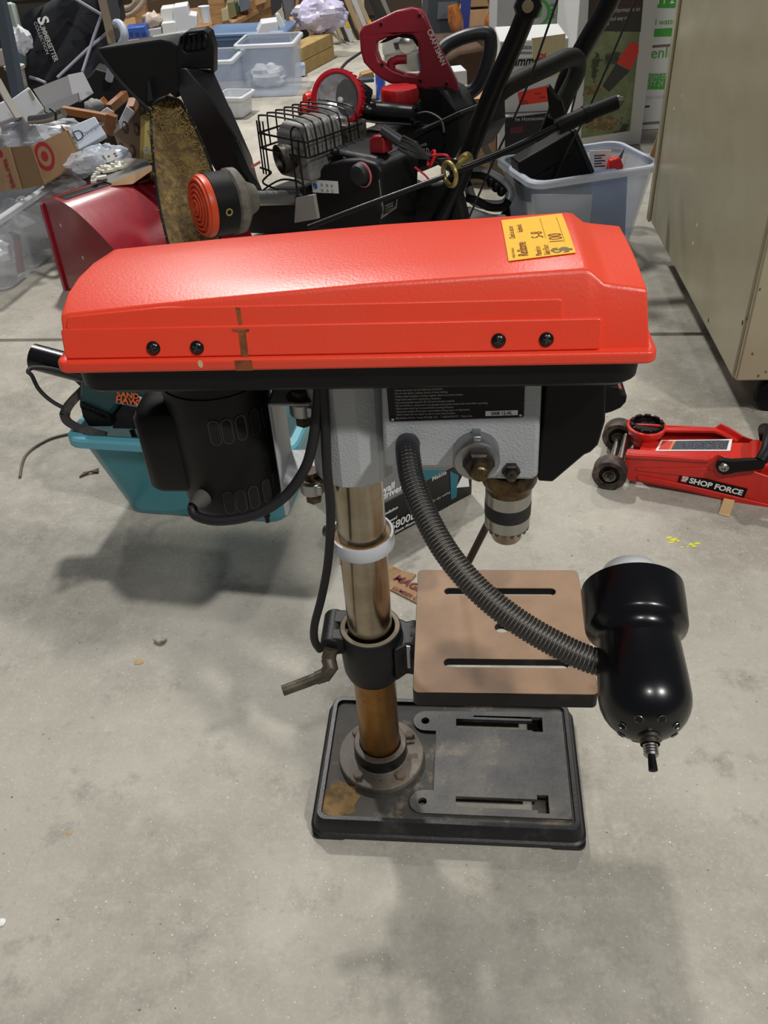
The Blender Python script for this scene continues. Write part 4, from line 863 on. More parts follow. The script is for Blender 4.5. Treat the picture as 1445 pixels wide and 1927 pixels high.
g = Plane(at(560, 400, 2.34), rv).slab([(440, 440), (438, 380), (520, 352), (640, 350), (700, 380), (705, 445)], .2); obj('engine_block', g, mat('engine block black', '#0e0d0d', .7), sb, bevel=.01)  # one even near-black slab below chute and engine
# frame between housing and handles
g = Plane(at(800, 380, 2.25), rv).slab([(745, 445), (748, 330), (790, 350), (830, 345), (850, 320), (880, 445)], .03); obj('control_console', g, mat('matt black plastic', '#0a0a0b', .7), sb, bevel=.006)
# fuel tank
TK = Plane(at(790, 285, 2.42), rv); tk = obj('fuel_tank', G(), None, sb); M_tank = mat('dark grey tank', '#262726', .45, bump=.05, spec=.35)
g = TK.slab([(668, 330), (672, 248), (700, 240), (770, 250), (868, 208), (872, 262), (850, 300), (790, 325)], .20); obj('tank_shell', g, M_tank, tk, bevel=.012, seg=3)
g = TK.slab([(665, 250), (700, 240), (775, 252), (870, 206), (874, 214), (778, 262), (700, 250), (668, 258)], .215, .012); obj('tank_rim', g, M_tank, tk, bevel=.003)
TK2 = Plane(at(820, 190, 2.56), rv); g = TK2.slab([(700, 240), (742, 160), (822, 166), (834, 172), (862, 212), (800, 240)], .10); obj('tank_shoulder', g, M_tank, tk, bevel=.008)
g = TK2.slab([(786, 205), (784, 168), (826, 168), (832, 208)], -.001, .002); obj('dark_recess', g, mat('matt black plastic', '#121213', .6), tk)
cp = at(752, 178, 2.50); g = G(); pr_ = []
for k in range(24): pr_.append((.048+(.004 if k % 3 else 0))*1.0)
rg = lambda s, z: [(cp.x+pr_[k]*s*math.cos(2*PI*k/24), cp.y+pr_[k]*s*math.sin(2*PI*k/24), cp.z+z) for k in range(24)]
g.loft([rg(.97, -.018), rg(1, -.012), rg(1, .010), rg(.93, .018), rg(.5, .02)]); fc = obj('fuel_cap', g, mat('red cap', '#b31a20', .35), tk, angle=25)
g = G(); g.cyl(cp-Vector((0, 0, .035)), cp-Vector((0, 0, .017)), .058, .056, 28); obj('filler_neck', g, M_blk3, tk)
LB = TK.tag('model_plate', [(786, 300), (783, 262), (828, 240), (845, 260), (832, 290)], mat('matt black plastic', '#121213', .6), tk, .0135); TK.text('POWER', 795, 275, .009, M_offw, tk, ang=.34, z=.016, bold=.03); TK.text('150', 798, 292, .024, M_offw, tk, ang=.34, z=.016, bold=.03)
# chute
ct = obj('discharge_chute', G(), None, sb); YC = 2.46
def ap(*p): return at(*p)
g = G()
base = [ap(408, 345, YC), ap(450, 300, 2.40), ap(492, 352, YC), ap(440, 330, 2.60)]
def qd(a, b, c, d): return [ap(*a), ap(*b), ap(*c), ap(*d)]
rings = [qd((425, 372, 2.44), (475, 366, 2.38), (498, 368, 2.44), (460, 360, 2.60)), qd((412, 335, 2.44), (468, 322, 2.38), (484, 336, 2.44), (450, 320, 2.60)), qd((392, 300, 2.44), (448, 262, 2.37), (474, 296, 2.44), (430, 290, 2.60)), qd((338, 180, 2.44), (392, 178, 2.36), (432, 200, 2.44), (390, 190, 2.58)), qd((322, 128, 2.44), (346, 128, 2.36), (402, 132, 2.44), (360, 120, 2.56))]
g.loft(rings); obj('chute_tube', g, M_blk3, ct, bevel=.006, seg=2, recalc=True)
DF = Plane(ap(270, 130, 2.42), Vector((1, -.12, 0)))
fan = [(182, 92), (215, 87), (262, 80), (302, 74), (322, 78), (338, 88), (344, 120), (338, 165), (330, 180), (300, 188), (284, 205), (262, 188), (225, 150), (200, 118)]
g = DF.slab(fan, .004); obj('deflector_side', g, M_blk2, ct, bevel=.0015)
edge = cr([DF.p(*p) for p in ((182, 92), (200, 118), (225, 150), (262, 188), (284, 205))], 5); g = G(); g.tube(edge, .005, 8); obj('deflector_bead', g, M_blk3, ct)
edge = [DF.p(*p) for p in fan[:6]]; g = G(); g.sheet([edge, [p-DF.n*.14+Vector((0, 0, -.01)) for p in edge]], .004); obj('deflector_top', g, mat('scuffed black plastic', '#232528', .4), ct, recalc=True)
g = Plane(DF.o-DF.n*.14, DF.x).slab([(x+8, y+2) for x, y in fan], .004); obj('deflector_side', g, M_blk2, ct)
g = DF.slab([(283, 150), (286, 150), (292, 185), (282, 188)], -.0, .02); obj('deflector_fin', g, M_blk3, ct)
HB = Plane(ap(370, 95, 2.40), Vector((1, -.1, 0)))
g = HB.slab([(334, 150), (332, 95), (338, 70), (350, 60), (384, 55), (394, 62), (402, 90), (402, 140), (396, 130), (345, 130)], .05, holes=[[(344, 95), (347, 70), (356, 65), (381, 61), (388, 68), (389, 88), (384, 94), (352, 100)]]); obj('hinge_block', g, M_blk2, ct, bevel=.003)
g = Plane(HB.o-HB.n*.03, HB.x).slab([(344, 98), (346, 68), (384, 60), (392, 90), (352, 104)], .004); obj('hinge_recess', g, mat('grey plastic', '#3a3b3c', .5), ct)
for i in range(3): x = 357+i*10; g = Plane(HB.o-HB.n*.028, HB.x).slab([(x, 66), (x+3, 65), (x+4, 94), (x+1, 96)], .0, .012); obj('recess_rib', g, M_blk2, ct)
# chute bracket and crank
g = Plane(ap(455, 300, 2.33), Vector((1, 0, 0))).slab([(432, 268), (445, 262), (470, 320), (486, 345), (478, 350), (455, 320)], .004); obj('chute_bracket', g, mat('dark steel', '#2b2c30', .3, .7), ct)
Plane(ap(475, 305, 2.32), Vector((1, 0, 0))).tag('red_sticker', [(472, 312), (489, 302), (491, 307), (474, 317)], mat('pale red sticker', '#c86a64', .5), ct, 0)
# handles
hn = obj('handlebar', G(), None, sb); Y1, Y2 = 2.20, 2.46
def tb_(pts, r, nm='tube', m=M_gloss, par=hn, n=6, sides=14, s=8): g = G(); g.tube(cr([at(*p) for p in pts], n), r, sides); return obj(nm, g, m, par)
M_tube = mat('black tube', '#070708', .3, spec=.3)
tb_([(815, 440, Y1), (838, 395, Y1), (868, 330, Y1), (892, 262, Y1), (930, 165, Y1), (970, 75, Y1), (990, 25, Y1), (1010, -30, Y1)], .0225, m=M_tube)
tb_([(935, 445, Y2), (972, 380, Y2), (1010, 300, Y2), (1045, 215, Y2), (1066, 150, Y2), (1100, 85, Y2), (1140, 15, Y2), (1160, -30, Y2)], .0240, m=M_tube)
tb_([(893, 262, Y1+.01), (906, 222, Y1+.015), (925, 188, Y1+.03), (965, 157, Y1+.06), (1030, 126, Y1+.12), (1065, 110, Y1+.16), (1084, 112, Y1+.19), (1084, 140, Y1+.21), (1062, 185, Y1+.22), (1045, 225, Y1+.22)], .0225, 'cross_grip', mat('worn foam grip', '#232420', .6, spec=.3))
g = G(); q = at(993, 12, Y1); g.lathe([(.028, -.02), (.032, 0), (.028, .02), (0, .022)], 8, axis(q, q+ray(993, 12)*-.02)); obj('height_clamp', g, M_black, hn)
g = G(); g.lathe([(.013, 0), (.013, .012), (0, .013)], 12, axis(q-ray(993, 12)*.03, q-ray(993, 12)*.04)); obj('clamp_bolt', g, mat('dull brass', '#8f8468', .4, .6), hn)
# thin cables
for pts in ([(1052, -10, 2.14), (985, 180, 2.14), (930, 300, 2.14), (880, 415, 2.14)], [(1200, -10, 2.3), (1110, 200, 2.3), (1060, 300, 2.3), (1005, 420, 2.3)], [(1100, 110, 2.42), (1060, 270, 2.4), (1040, 340, 2.38), (1020, 420, 2.36)]):
    tb_(pts, .0026, 'control_cable', M_rubber, sides=6)
# chute crank rod
tb_([(580, 428, 2.06), (700, 382, 2.07), (836, 332, 2.08)], .0065, 'crank_rod', M_tube); tb_([(846, 326, 2.08), (950, 285, 2.10), (1050, 238, 2.12)], .0085, 'crank_rod', M_tube)
g = G(); a, b, c = at(1048, 240, 2.12), at(1104, 214, 2.13), at(1160, 192, 2.14); g.tube([a, a.lerp(b, .9)], .0185, 12); g.tube([a.lerp(b, .9), b.lerp(c, .1)], .0205, 12); g.tube([b.lerp(c, .1), c], .0175, 12); obj('crank_grip', g, M_black, hn)
d = (c-a).normalized(); g = G(); g.cyl(c, c+d*.008, .014, n=14); g.cyl(c+d*.008, c+d*.016, .008, n=6); obj('grip_end_nut', g, M_dsteel, hn)
g = G(); e = at(846, 328, 2.075); nx = (ray(846, 328)*-1).normalized(); am = axis(e, e+(nx*.5+Vector((-.8, 0, -.2))).normalized()); g.tube([am @ Vector((.026*math.cos(2*PI*k/24), .026*math.sin(2*PI*k/24), 0)) for k in range(24)], .006, 8, closed=True); g.tube([e+Vector((.02, 0, .018)), at(876, 300, 2.15)], .0075, 10); g.cyl(at(872, 303, 2.14), at(880, 297, 2.16), .015, n=14); obj('eye_bolt', g, mat('zinc yellow', '#a99a62', .35, .8), hn)
g = Plane(at(1040, 200, 2.22), Vector((1, -.3, 0))).slab([(1028, 165), (1032, 162), (1048, 185), (1056, 190), (1062, 212), (1050, 232), (1034, 218)], .03); obj('clamp_lever', g, M_black, hn, bevel=.003)
# ---------------------------------------------------------------- string trimmer lying on the machine
trp = at(345, 430, 2.16); st_ = thing('string_trimmer', 'string trimmer head with orange cap and a guard caked in dry grass', 'string trimmer', trp, 0, world=True)
M_grass = mat('grass caked guard', '#5e4c31', .95, col2='#8a7442', nscale=42, nlo=.45, nhi=.65, bump=1.0, bscale=90, col3='#241d14', n3=16, n3lo=.6, n3hi=.72)
lb = cr([at(*p) for p in ((313, 183, 2.24), (290, 196, 2.235), (285, 225, 2.22), (286, 262, 2.18), (292, 330, 2.12), (302, 395, 2.06), (316, 455, 2.00), (326, 500, 1.97))], 5)
rb = cr([at(*p) for p in ((317, 183, 2.245), (338, 190, 2.26), (352, 212, 2.25), (372, 250, 2.23), (394, 305, 2.19), (406, 350, 2.16), (412, 420, 2.10), (415, 490, 2.06))], 5)
grid = [[a.lerp(b, t/6)+Vector((0, .045*(1-(t/3-1)**2), 0)) for t in range(7)] for a, b in zip(lb, rb)]
g = G(); g.sheet(grid, .004); gd = obj('guard', g, M_grass, st_, recalc=True)
g = G(); g.tube(lb, .004, 8); g.tube(rb, .004, 8); g.tube([lb[0], lb[0].lerp(rb[0], .5), rb[0]], .004, 8); obj('guard_edge', g, M_black, gd)
rd = random.Random(3); g = G()
for i in range(900):
    r = rd.randrange(6, len(grid)-2); c_ = rd.randrange(0, 6); p = grid[r][c_].lerp(grid[r+1][c_+1], rd.random())+Vector((0, -.006, 0)); a = rd.random()*6.28; L = .005+.009*rd.random(); q = p+Vector((math.cos(a)*L, -.004*rd.random(), math.sin(a)*L)); s = Vector((-math.sin(a), 0, math.cos(a)))*.0008
    g.add([p-s, p+s, q+s, q-s], [(0, 1, 2, 3), (3, 2, 1, 0)])
obj('dry_grass', g, mat('dry grass', '#a38d55', .9), gd, kind='stuff')
sc1 = at(384, 388, 1.98); sax = Vector((-.86, -.50, .06)).normalized()
am = axis(sc1, sc1+sax)
M_orp = mat('orange plastic', '#d2461c', .4)
g = G(); pr2 = [(.068, -.008), (.069, 0), (.067, .008)]
rr_ = .062
for k in range(5): pr2 += [(rr_, .010+.002*k), (rr_, .014+.002*k), (rr_-.005, .0145+.002*k), (rr_-.006, .009+.002*k)]; rr_ -= .011
pr2 += [(.008, .020), (0, .021)]
g.lathe(pr2, 40, am); obj('spool_cap', g, M_orp, st_)
g = G(); g.lathe([(.060, -.062), (.069, -.058), (.070, -.008), (.066, -.006)], 40, am); sbd = obj('spool_body', g, M_black, st_)
g = G(); q = am @ Vector((0, 0, -.03)); vdir = (Vector((.5, -.86, 0))-sax*Vector((.5, -.86, 0)).dot(sax)).normalized(); g.lathe([(.005, 0), (.0085, .001), (.0085, .003), (.005, .003)], 14, axis(q+vdir*.069, q+vdir*.073)); obj('line_eyelet', g, mat('zinc yellow', '#a99a62', .35, .8), sbd)
g = G(); g.lathe([(.030, -.125), (.040, -.105), (.062, -.090), (.072, -.082), (.073, -.064), (.066, -.060)], 36, am); obj('head_collar', g, mat('dusty grey plastic', '#6f6b62', .7, col2='#4b473f', nscale=20), st_)
g = G(); a, b = at(440, 374, 2.06), at(560, 372, 2.26); g.tube([am @ Vector((0, 0, -.11)), a, a.lerp(b, .3)], [.030, .022, .020], 18); g.cyl(a.lerp(b, .15), b, .0175, n=20); obj('shaft', g, M_alu, st_)
# ---------------------------------------------------------------- hand lamp with red rim
lp = at(620, 232, 2.44); hl_ = thing('spotlight', 'round hand spotlight with red rim and black handle resting on the engine', 'spotlight', lp, 0, world=True)
lc_ = at(634, 186, 2.40); lax = (ray(634, 186).normalized()*-1+Vector((-.42, 0, .12))).normalized(); am = axis(lc_, lc_+lax)
M_lr = mat('red rim plastic', '#c01526', .35)
g = G(); g.lathe([(.058, -.05), (.066, -.03), (.070, .0), (.070, .006), (.062, .008), (.058, .002), (.057, -.004)], 40, am); rim_ = obj('rim', g, M_lr, hl_)
for k in range(30):
    a = 2*PI*k/30; g = G(); g.bx(-.0015, .0015, .0640, .0706, -.028, .004, am @ Matrix.Rotation(a, 4, 'Z')); obj('rim_rib', g, M_lr, rim_)
g = G(); g.lathe([(0, -.045), (.012, -.044), (.035, -.034), (.050, -.018), (.058, .0)], 40, am); obj('reflector', g, mat('mirror reflector', '#e6e6ea', .22, .85, bump=.8, bscale=45), hl_)
g = G(); g.lathe([(.006, -.044), (.007, -.02), (0, -.014)], 14, am); obj('bulb', g, M_white, hl_)
g = G(); g.lathe([(.058, .001), (.040, .0035), (0, .005)], 40, am); obj('lens', g, mat('clear lens', '#ffffff', .05, alpha=.10), hl_)
g = G(); g.tube(cr([lc_-lax*.03, lc_-lax*.07+Vector((.03, 0, 0)), at(690, 208, 2.46), at(740, 214, 2.44), at(782, 218, 2.42)], 6), [.05]*4+[.044]*4+[.030]*5+[.027]*6+[.026]*5+[.020], 18); obj('handle', g, M_gloss, hl_)
g = G(); g.tube(cr([at(782, 216, 2.42), at(805, 212, 2.40), at(830, 226, 2.36), at(836, 250, 2.33)], 6), .0035, 8); obj('cord', g, M_rubber, hl_)
g = G(); g.tube(cr([at(640, 132, 2.55), at(655, 115, 2.75), at(690, 92, 3.0)], 6), .004, 8); obj('lead_wire', g, M_rubber, hl_)
for i, (x, y, Y) in enumerate(((563, 207, 2.46), (572, 188, 2.52))):
    a = at(x, y, Y); b = at(x+45, y+2, Y+.03); g = G(); L = (b-a).length; g.lathe([(0, -.004), (.016, .002), (.0225, .016), (.023, .03), (.020, L)], 20, axis(a, b))
    obj('red_grip', g, mat('bright red plastic', '#d22a24', .3), loc=a, label=('lower' if i == 0 else 'upper')+' of two rounded red plastic grips left of the spotlight', cat='grip', group='red grips beside the spotlight')
# bundled black wire with red tie
wp = at(790, 300, 2.18); wb = thing('wire_bundle', 'folded bundle of black wire held by a red tie beside the engine', 'wire', wp, 0, world=True)
rd = random.Random(5)
for k in range(14):
    o1, o2 = rd.uniform(-14, 14), rd.uniform(-4, 4); g = G(); g.tube(cr([at(752+rd.uniform(-6, 6), 258+o1*.9+10, 2.16), at(780, 282+o1, 2.15), at(812, 298+o2, 2.14), at(845, 310+o1*.8, 2.16), at(862, 318+o1, 2.18)], 5), .0032, 6); obj('strand', g, M_rubber, wb)
g = G(); a, b = at(718, 242, 2.17), at(752, 266, 2.16); g.cyl(a, b, .0125, .014, 14); obj('plug', g, mat('grey black plastic', '#2d2f35', .4), wb)
q = at(812, 298, 2.14); g = G(); am = axis(q, at(845, 310, 2.15)); g.tube([am @ Vector((.013*math.cos(2*PI*k/16), .018*math.sin(2*PI*k/16), 0)) for k in range(16)], .0035, 6, closed=True); g.tube(cr([q+Vector((0, -.01, .01)), at(840, 292, 2.12), at(846, 305, 2.12)], 5), .003, 6); g.tube(cr([at(780, 314, 2.13), at(800, 330, 2.13), at(808, 340, 2.13)], 5), .0025, 6); obj('red_tie', g, M_lr, wb)
# ---------------------------------------------------------------- hedge trimmer
hp0 = at(760, 160, 2.62); ht = thing('hedge_trimmer', 'dark red electric hedge trimmer with black front handle on top of the engine', 'hedge trimmer', hp0, 0, world=True)
HT = Plane(at(760, 100, 2.60), Vector((1, -.15, 0)), Vector((0, .1, 1))); M_htr = mat('dark red plastic', '#8d1c2c', .38)
ho = [(676, 62), (682, 50), (700, 42), (745, 20), (772, 14), (790, 18), (800, 30), (812, 58), (835, 105), (860, 155), (862, 172), (850, 182), (832, 176), (800, 172), (770, 160), (735, 158), (715, 148), (700, 135), (684, 118), (678, 95)]
hh = [[(708, 80), (730, 70), (760, 64), (778, 66), (786, 78), (788, 108), (792, 135), (784, 142), (762, 140), (735, 130), (715, 116), (708, 96)]]
g = HT.slab(ho, .055, holes=hh); obj('housing', g, M_htr, ht, bevel=.010, seg=3)
g = Plane(HT.o-HT.n*.01, HT.x, HT.y).slab([(712, 82), (735, 66), (765, 60), (782, 64), (790, 84), (786, 90), (776, 74), (750, 70), (724, 80)], .03); obj('trigger', g, M_black, ht, bevel=.003)
g = G(); g.tube(cr([HT.p(735, 132)-HT.n*.02, HT.p(735, 120)-HT.n*.02, HT.p(745, 114)-HT.n*.02, HT.p(764, 113)-HT.n*.02], 5), .012, 12); obj('cord_hook', g, M_htr, ht)
for x, y in ((717, 46), (789, 30), (719, 122), (791, 152), (840, 158)):
    q = HT(x, y); g = G(); g.lathe([(.0075, 0), (.007, .0015), (.0045, .002), (.004, 0), (0, 0)], 14, HT.M @ Matrix.Translation((q[0], q[1], 0))); s1 = obj('screw_boss', g, M_htr, ht); g = G(); g.prism(circ(q[0], q[1], .0042, 10), .0, .0016, m=HT.M); obj('screw_hole', g, M_hole, s1)
HT.text('CRAFTSMAN', 803, 58, .020, M_white, ht, ang=-1.13, bold=.02, z=.0015, sx=.82)
M_hblk = mat('satin charcoal', '#26292d', .4)
g = G(); g.tube(cr([HT.p(822, 105)-HT.n*.05, HT.p(842, 86)-HT.n*.06, HT.p(880, 70)-HT.n*.06, HT.p(914, 66)-HT.n*.06, HT.p(922, 80)-HT.n*.06, HT.p(920, 110)-HT.n*.06, HT.p(905, 155)-HT.n*.06, HT.p(885, 178)-HT.n*.06, HT.p(850, 190)-HT.n*.05], 6), .019, 14); obj('front_handle', g, M_hblk, ht)
g = HT.slab([(825, 180), (862, 172), (880, 190), (850, 205)], .05, -.01); obj('front_shield', g, M_hblk, ht, bevel=.004)
# ---------------------------------------------------------------- right side: tote and cartons
M_ctn = mat('white carton', '#c9cac8', .55); M_gctn = mat('grey carton', '#a9abad', .5); M_green = mat('green print', '#3f9a35', .6); M_blue = mat('blue plastic', '#2b4f9c', .4)
r0, r1 = fl(985, 347, .22), fl(1245, 308, .22); rd_ = (r1-r0).normalized(); ryaw = math.atan2(rd_.y, rd_.x); rp = Vector((-rd_.y, rd_.x, 0)); RL = (r1-r0).length-.03; RW = .24; rc_ = r1-rd_*RL/2+rp*RW/2
rc_.z = 0
M_fros = mat('frosted plastic', '#bcc7da', .3, alpha=.34)
tote('storage_tote', 'frosted clear storage tote with a black case in it beside the metal cabinet', rc_, ryaw, RL, RW, .22, M_fros, fl_=.03, r=.04, mr=mat('frosted rim', '#d3dae6', .3, alpha=.8))
def rq(a, b, z): return rc_+rd_*a+rp*b+Vector((0, 0, z))
KP2 = Plane(rq(0, -.03, 0), rd_)
t = thing('black_case', 'black plastic case standing on its corner in the frosted tote', 'case', rq(-.02, 0, .01), 0, world=True)
g = KP2.slab([(985, 380), (975, 306), (1078, 248), (1114, 326), (1108, 395)], .055); obj('shell', g, M_black, t, bevel=.004)
g = KP2.slab([(1076, 246), (1084, 243), (1118, 322), (1110, 330)], .058, .004); obj('lid_edge', g, M_blk3, t, bevel=.002)
g = KP2.slab([(985, 345), (1080, 290), (1095, 325), (1000, 375)], .0, .004); obj('pressed_panel', g, M_black, t, bevel=.002)
RN = Plane(rq(0, -RW/2+.034, 0), rd_)
g = RN.slab([(1000, 366), (1115, 366), (1110, 420), (1108, 470), (1005, 470)], .002); obj('paper_sheet', g, mat('white paper', '#d8d5ce', .7), loc=rq(-.02, -.08, .01), label='sheet of white paper pressed against the front inside the frosted tote', cat='paper')
g = RN.slab([(1115, 340), (1185, 332), (1180, 450), (1120, 460)], .08, -.01); obj('blue_folder', g, mat('blue grey folder', '#5f7fb4', .6), loc=rq(.1, -.08, .01), label='blue folder seen through the right end of the frosted tote', cat='folder', bevel=.003)
t = thing('putty_knife', 'small red-handled pointed tool sticking up inside the frosted tote', 'hand tool', rq(.09, .05, .01), 0, world=True); PK = Plane(rq(0, .05, 0), rd_)
g = PK.slab([(1145, 330), (1150, 302), (1168, 296), (1174, 312), (1170, 332)], .02); obj('handle', g, mat('bright red plastic', '#d22a24', .3), t, bevel=.004)
g = PK.slab([(1160, 300), (1166, 296), (1178, 278), (1172, 300)], .006, -.007); obj('blade', g, M_dsteel, t)
RB = Plane(rq(0, RW/2-.036, 0), rd_); g = RB.slab([(1110, 284), (1150, 282), (1152, 330), (1110, 335)], .002); pc = obj('instruction_card', g, M_white, loc=rq(.05, .08, .01), label='white printed card against the back wall of the frosted tote', cat='card')
for i in range(5): RB.tag('print_line', [(1118, 292+i*5), (1138-i % 2*6, 291+i*5), (1138-i % 2*6, 293+i*5), (1118, 294+i*5)], M_blk3, pc, .0005)
# leaf-blower carton
b0 = fl(1040, 283); b0 = at(1069, 283, 3.22); b0.z = 0; bR = at(1205, 270, 3.24); yawb = math.atan2(bR.y-b0.y, bR.x-b0.x); BB = Plane(b0, Vector((bR.x-b0.x, bR.y-b0.y, 0)))
Lb = BB(1205, 270)[0]
t = carton('blower_carton', 'tall white leaf blower carton with a garden photo of a red nozzle', b0, yawb, Lb, .25, .85, M_ctn)
R_ = Matrix.Rotation(-yawb, 4, 'Z')
def loc_of(p, o, yaw): return Matrix.Rotation(-yaw, 4, 'Z') @ (Vector(p)-o)
class LPlane:                     # front face of a carton in its own coordinates
    def __init__(s, o, yaw, P): s.o, s.yaw, s.P = o, yaw, P
    def tag(s, name, pts, m, parent, z=.0004, th=.0005):
        q = [s.P(*p) for p in pts]; g = G(); g.prism(q, z, z+th, m=frame((0, 0, 0), (1, 0, 0), (0, 0, 1))); return obj(name, g, m, parent)
    def text(s, t_, px, py, size, m, parent, ang=0, z=.0015, **k):
        q = s.P(px, py); c, n = math.cos(ang), math.sin(ang); return text(t_, size, m, parent, (q[0], -z, q[1]), (c, 0, n), (-n, 0, c), **k)
LB_ = LPlane(b0, yawb, BB)
ph = LB_.tag('photo_panel', [(1093, 260), (1108, 0), (1113, -60), (1215, -60), (1210, 0), (1185, 246)], mat('grass photo', '#6f7a55', .7, col2='#8c9270', nscale=18, col3='#39402e', n3=9, n3lo=.56, n3hi=.6), t)
LB_.tag('dark_band', [(1105, 58), (1108, 0), (1113, -60), (1214, -60), (1210, 0), (1205, 60)], mat('dark print', '#33322b', .6), t, .001)
for y in (4, 13): LB_.tag('red_line', [(1116, y), (1205, y), (1205, y+2), (1116, y+2)], M_mar, t, .0016)
LB_.text('High performance air', 1128, 26, .020, M_offw, t, sx=.8); LB_.text('power', 1118, 34, .018, M_offw, t); LB_.text('Light weight and easy to', 1112, 42, .018, M_offw, t, sx=.7); LB_.text('operate', 1114, 50, .018, M_offw, t)
LB_.tag('picture_nozzle', [(1160, 118), (1184, 82), (1190, 78), (1202, 84), (1201, 100), (1186, 132)], mat('bright red plastic', '#d22a24', .3), t, .001)
LB_.tag('picture_tip', [(1133, 162), (1159, 120), (1185, 133), (1146, 173)], mat('dark print grey', '#33332f', .5), t, .001)
LB_.tag('picture_leaves', [(1100, 240), (1120, 222), (1150, 216), (1165, 226), (1150, 245), (1118, 246)], mat('leaf print', '#6b5a3e', .8, col2='#93815f', nscale=60), t, .001)
LB_.tag('picture_leaves', [(1096, 180), (1100, 162), (1125, 160), (1135, 172), (1115, 178)], MATS['leaf print'], t, .001)
# light-bulb cartons
for i, (y0, y1, z0, z1) in enumerate(((300, 232, 0, .0), (232, 88, 0, 0), (88, -40, 0, 0))):
    GP = Plane(at(1220, 200, 3.42), Vector((1, .02, 0)));
    zb = 0 if i == 0 else GP(1200, y0)[1]+GP.o.z; zt_ = GP(1200, y1)[1]+GP.o.z-.003
    o_ = GP.p(1165, 200); o_.z = zb
    t = carton('bulb_carton', ('bottom', 'middle', 'top')[i]+' of three white and green light bulb cartons stacked by the cabinet', o_, .02, .36, .3, zt_-zb, M_ctn, group='light bulb cartons', flaps=False)
    PP = LPlane(o_, .02, Plane(o_, Vector((math.cos(.02), math.sin(.02), 0))))
    g = G(); g.bx(0, .36, -.0005, .0, zt_-zb-.004, zt_-zb); obj('lid_seam', g, M_carddk, t)
    if i == 0: PP.tag('red_mark', [(1222, 272), (1226, 254), (1240, 250), (1238, 270)], MATS['label red'], t); PP.tag('green_mark', [(1208, 282), (1222, 281), (1222, 286), (1208, 287)], M_green, t)
    if i == 1:
        PP.tag('green_band', [(1200, 168), (1212, 138), (1275, 138), (1275, 168)], M_green, t); PP.text('DAYLIGHT/EKTITSHT', 1196, 152, .030, M_offw, t, sx=.62); PP.text('QTY 24', 1212, 164, .030, M_offw, t, sx=.7); PP.text('Greenlite\u2122', 1180, 113, .052, M_green, t)
        PP.text('ENERGY SAVING', 1200, 188, .016, M_offw, t); PP.tag('pen_mark', [(1208, 200), (1222, 198), (1222, 202), (1208, 203)], mat('blue ink', '#2b2f6c', .7), t)
    if i == 2:
        PP.tag('green_band', [(1205, 15), (1205, -20), (1290, -20), (1290, 15)], M_green, t); PP.text('QTY 24', 1218, 9, .042, M_white, t, sx=.8, bold=.01); PP.tag('green_logo', [(1218, 70), (1220, 55), (1270, 52), (1268, 68)], M_green, t); PP.text('13 watts', 1222, 48, .026, M_green, t)
g = Plane(at(1230, 290, 3.02), Vector((1, 0, 0))).slab([(1216, 312), (1248, 225), (1262, 225), (1250, 312)], .004); obj('cardboard_sheet', g, M_card, loc=at(1230, 311, 3.02), label='plain brown cardboard panel leaning between the tote and the cabinet', cat='cardboard')
# white trimmer carton on a black fronted carton
lo = at(935, 345, 2.86); lo.z = 0; LQ = Plane(lo, Vector((1, -.08, 0)))
yl = math.atan2(-.08, 1); wl_ = LQ(1062, 215)[0]; hz_ = LQ(935, 218)[1]
t = carton('lower_carton', 'white carton with a black printed front under the white trimmer carton', lo, yl, wl_, .3, hz_, M_ctn, flaps=False); PP = LPlane(lo, yl, LQ)
PP.tag('black_panel', [(950, 345), (950, 222), (1032, 212), (1055, 212), (1055, 345)], mat('dark print black', '#15141a', .5), t); PP.text('The Homeowner\u2019s', 963, 228, .016, M_offw, t); PP.tag('red_badge', [(960, 252), (960, 240), (984, 237), (984, 249)], mat('dark maroon badge', '#5a1a26', .5), t, .001)
uo = lo+Vector((0, .02, hz_+.002)); UQ = Plane(uo, Vector((1, -.08, 0))); wu = UQ(1066, 130)[0]; hu = UQ(935, 78)[1]
t = carton('trimmer_carton', 'white trimmer carton with a barcode and a red tag behind the handlebar', uo, yl, wu, .25, hu, M_ctn, flaps=False); PP = LPlane(uo, yl, UQ)
PP.tag('cream_panel', [(1002, 150), (1000, 72), (1064, 63), (1064, 140)], mat('cream print', '#c9bd93', .6, col2='#b9a878', nscale=10), t)
PP.tag('barcode_label', [(974, 110), (974, 80), (1002, 76), (1002, 108)], M_white, t, .001)
for i in range(11):
    for y0, y1 in ((86, 93), (97, 102)): x = 976+i*2.3; PP.tag('bar', [(x, y1), (x, y0), (x+1.2, y0), (x+1.2, y1)], M_blk3, t, .0016)
PP.text('Trimmer', 948, 125, .037, M_black, t, shear=.25, bold=.02, sx=.86); PP.text('Plus', 1008, 119, .037, MATS['label red'], t, shear=.25, bold=.02, sx=.95)
rt = PP.tag('red_tag', [(978, 198), (974, 174), (1034, 160), (1036, 190)], mat('red tag', '#e23a28', .6), t, .001)
for i, (x, y) in enumerate(((980, 190), (982, 194), (1015, 183), (1006, 176))): PP.tag('tag_print', [(x, y), (x+12, y-1.5), (x+12, y), (x, y+1.5)], M_mar, t, .0018)
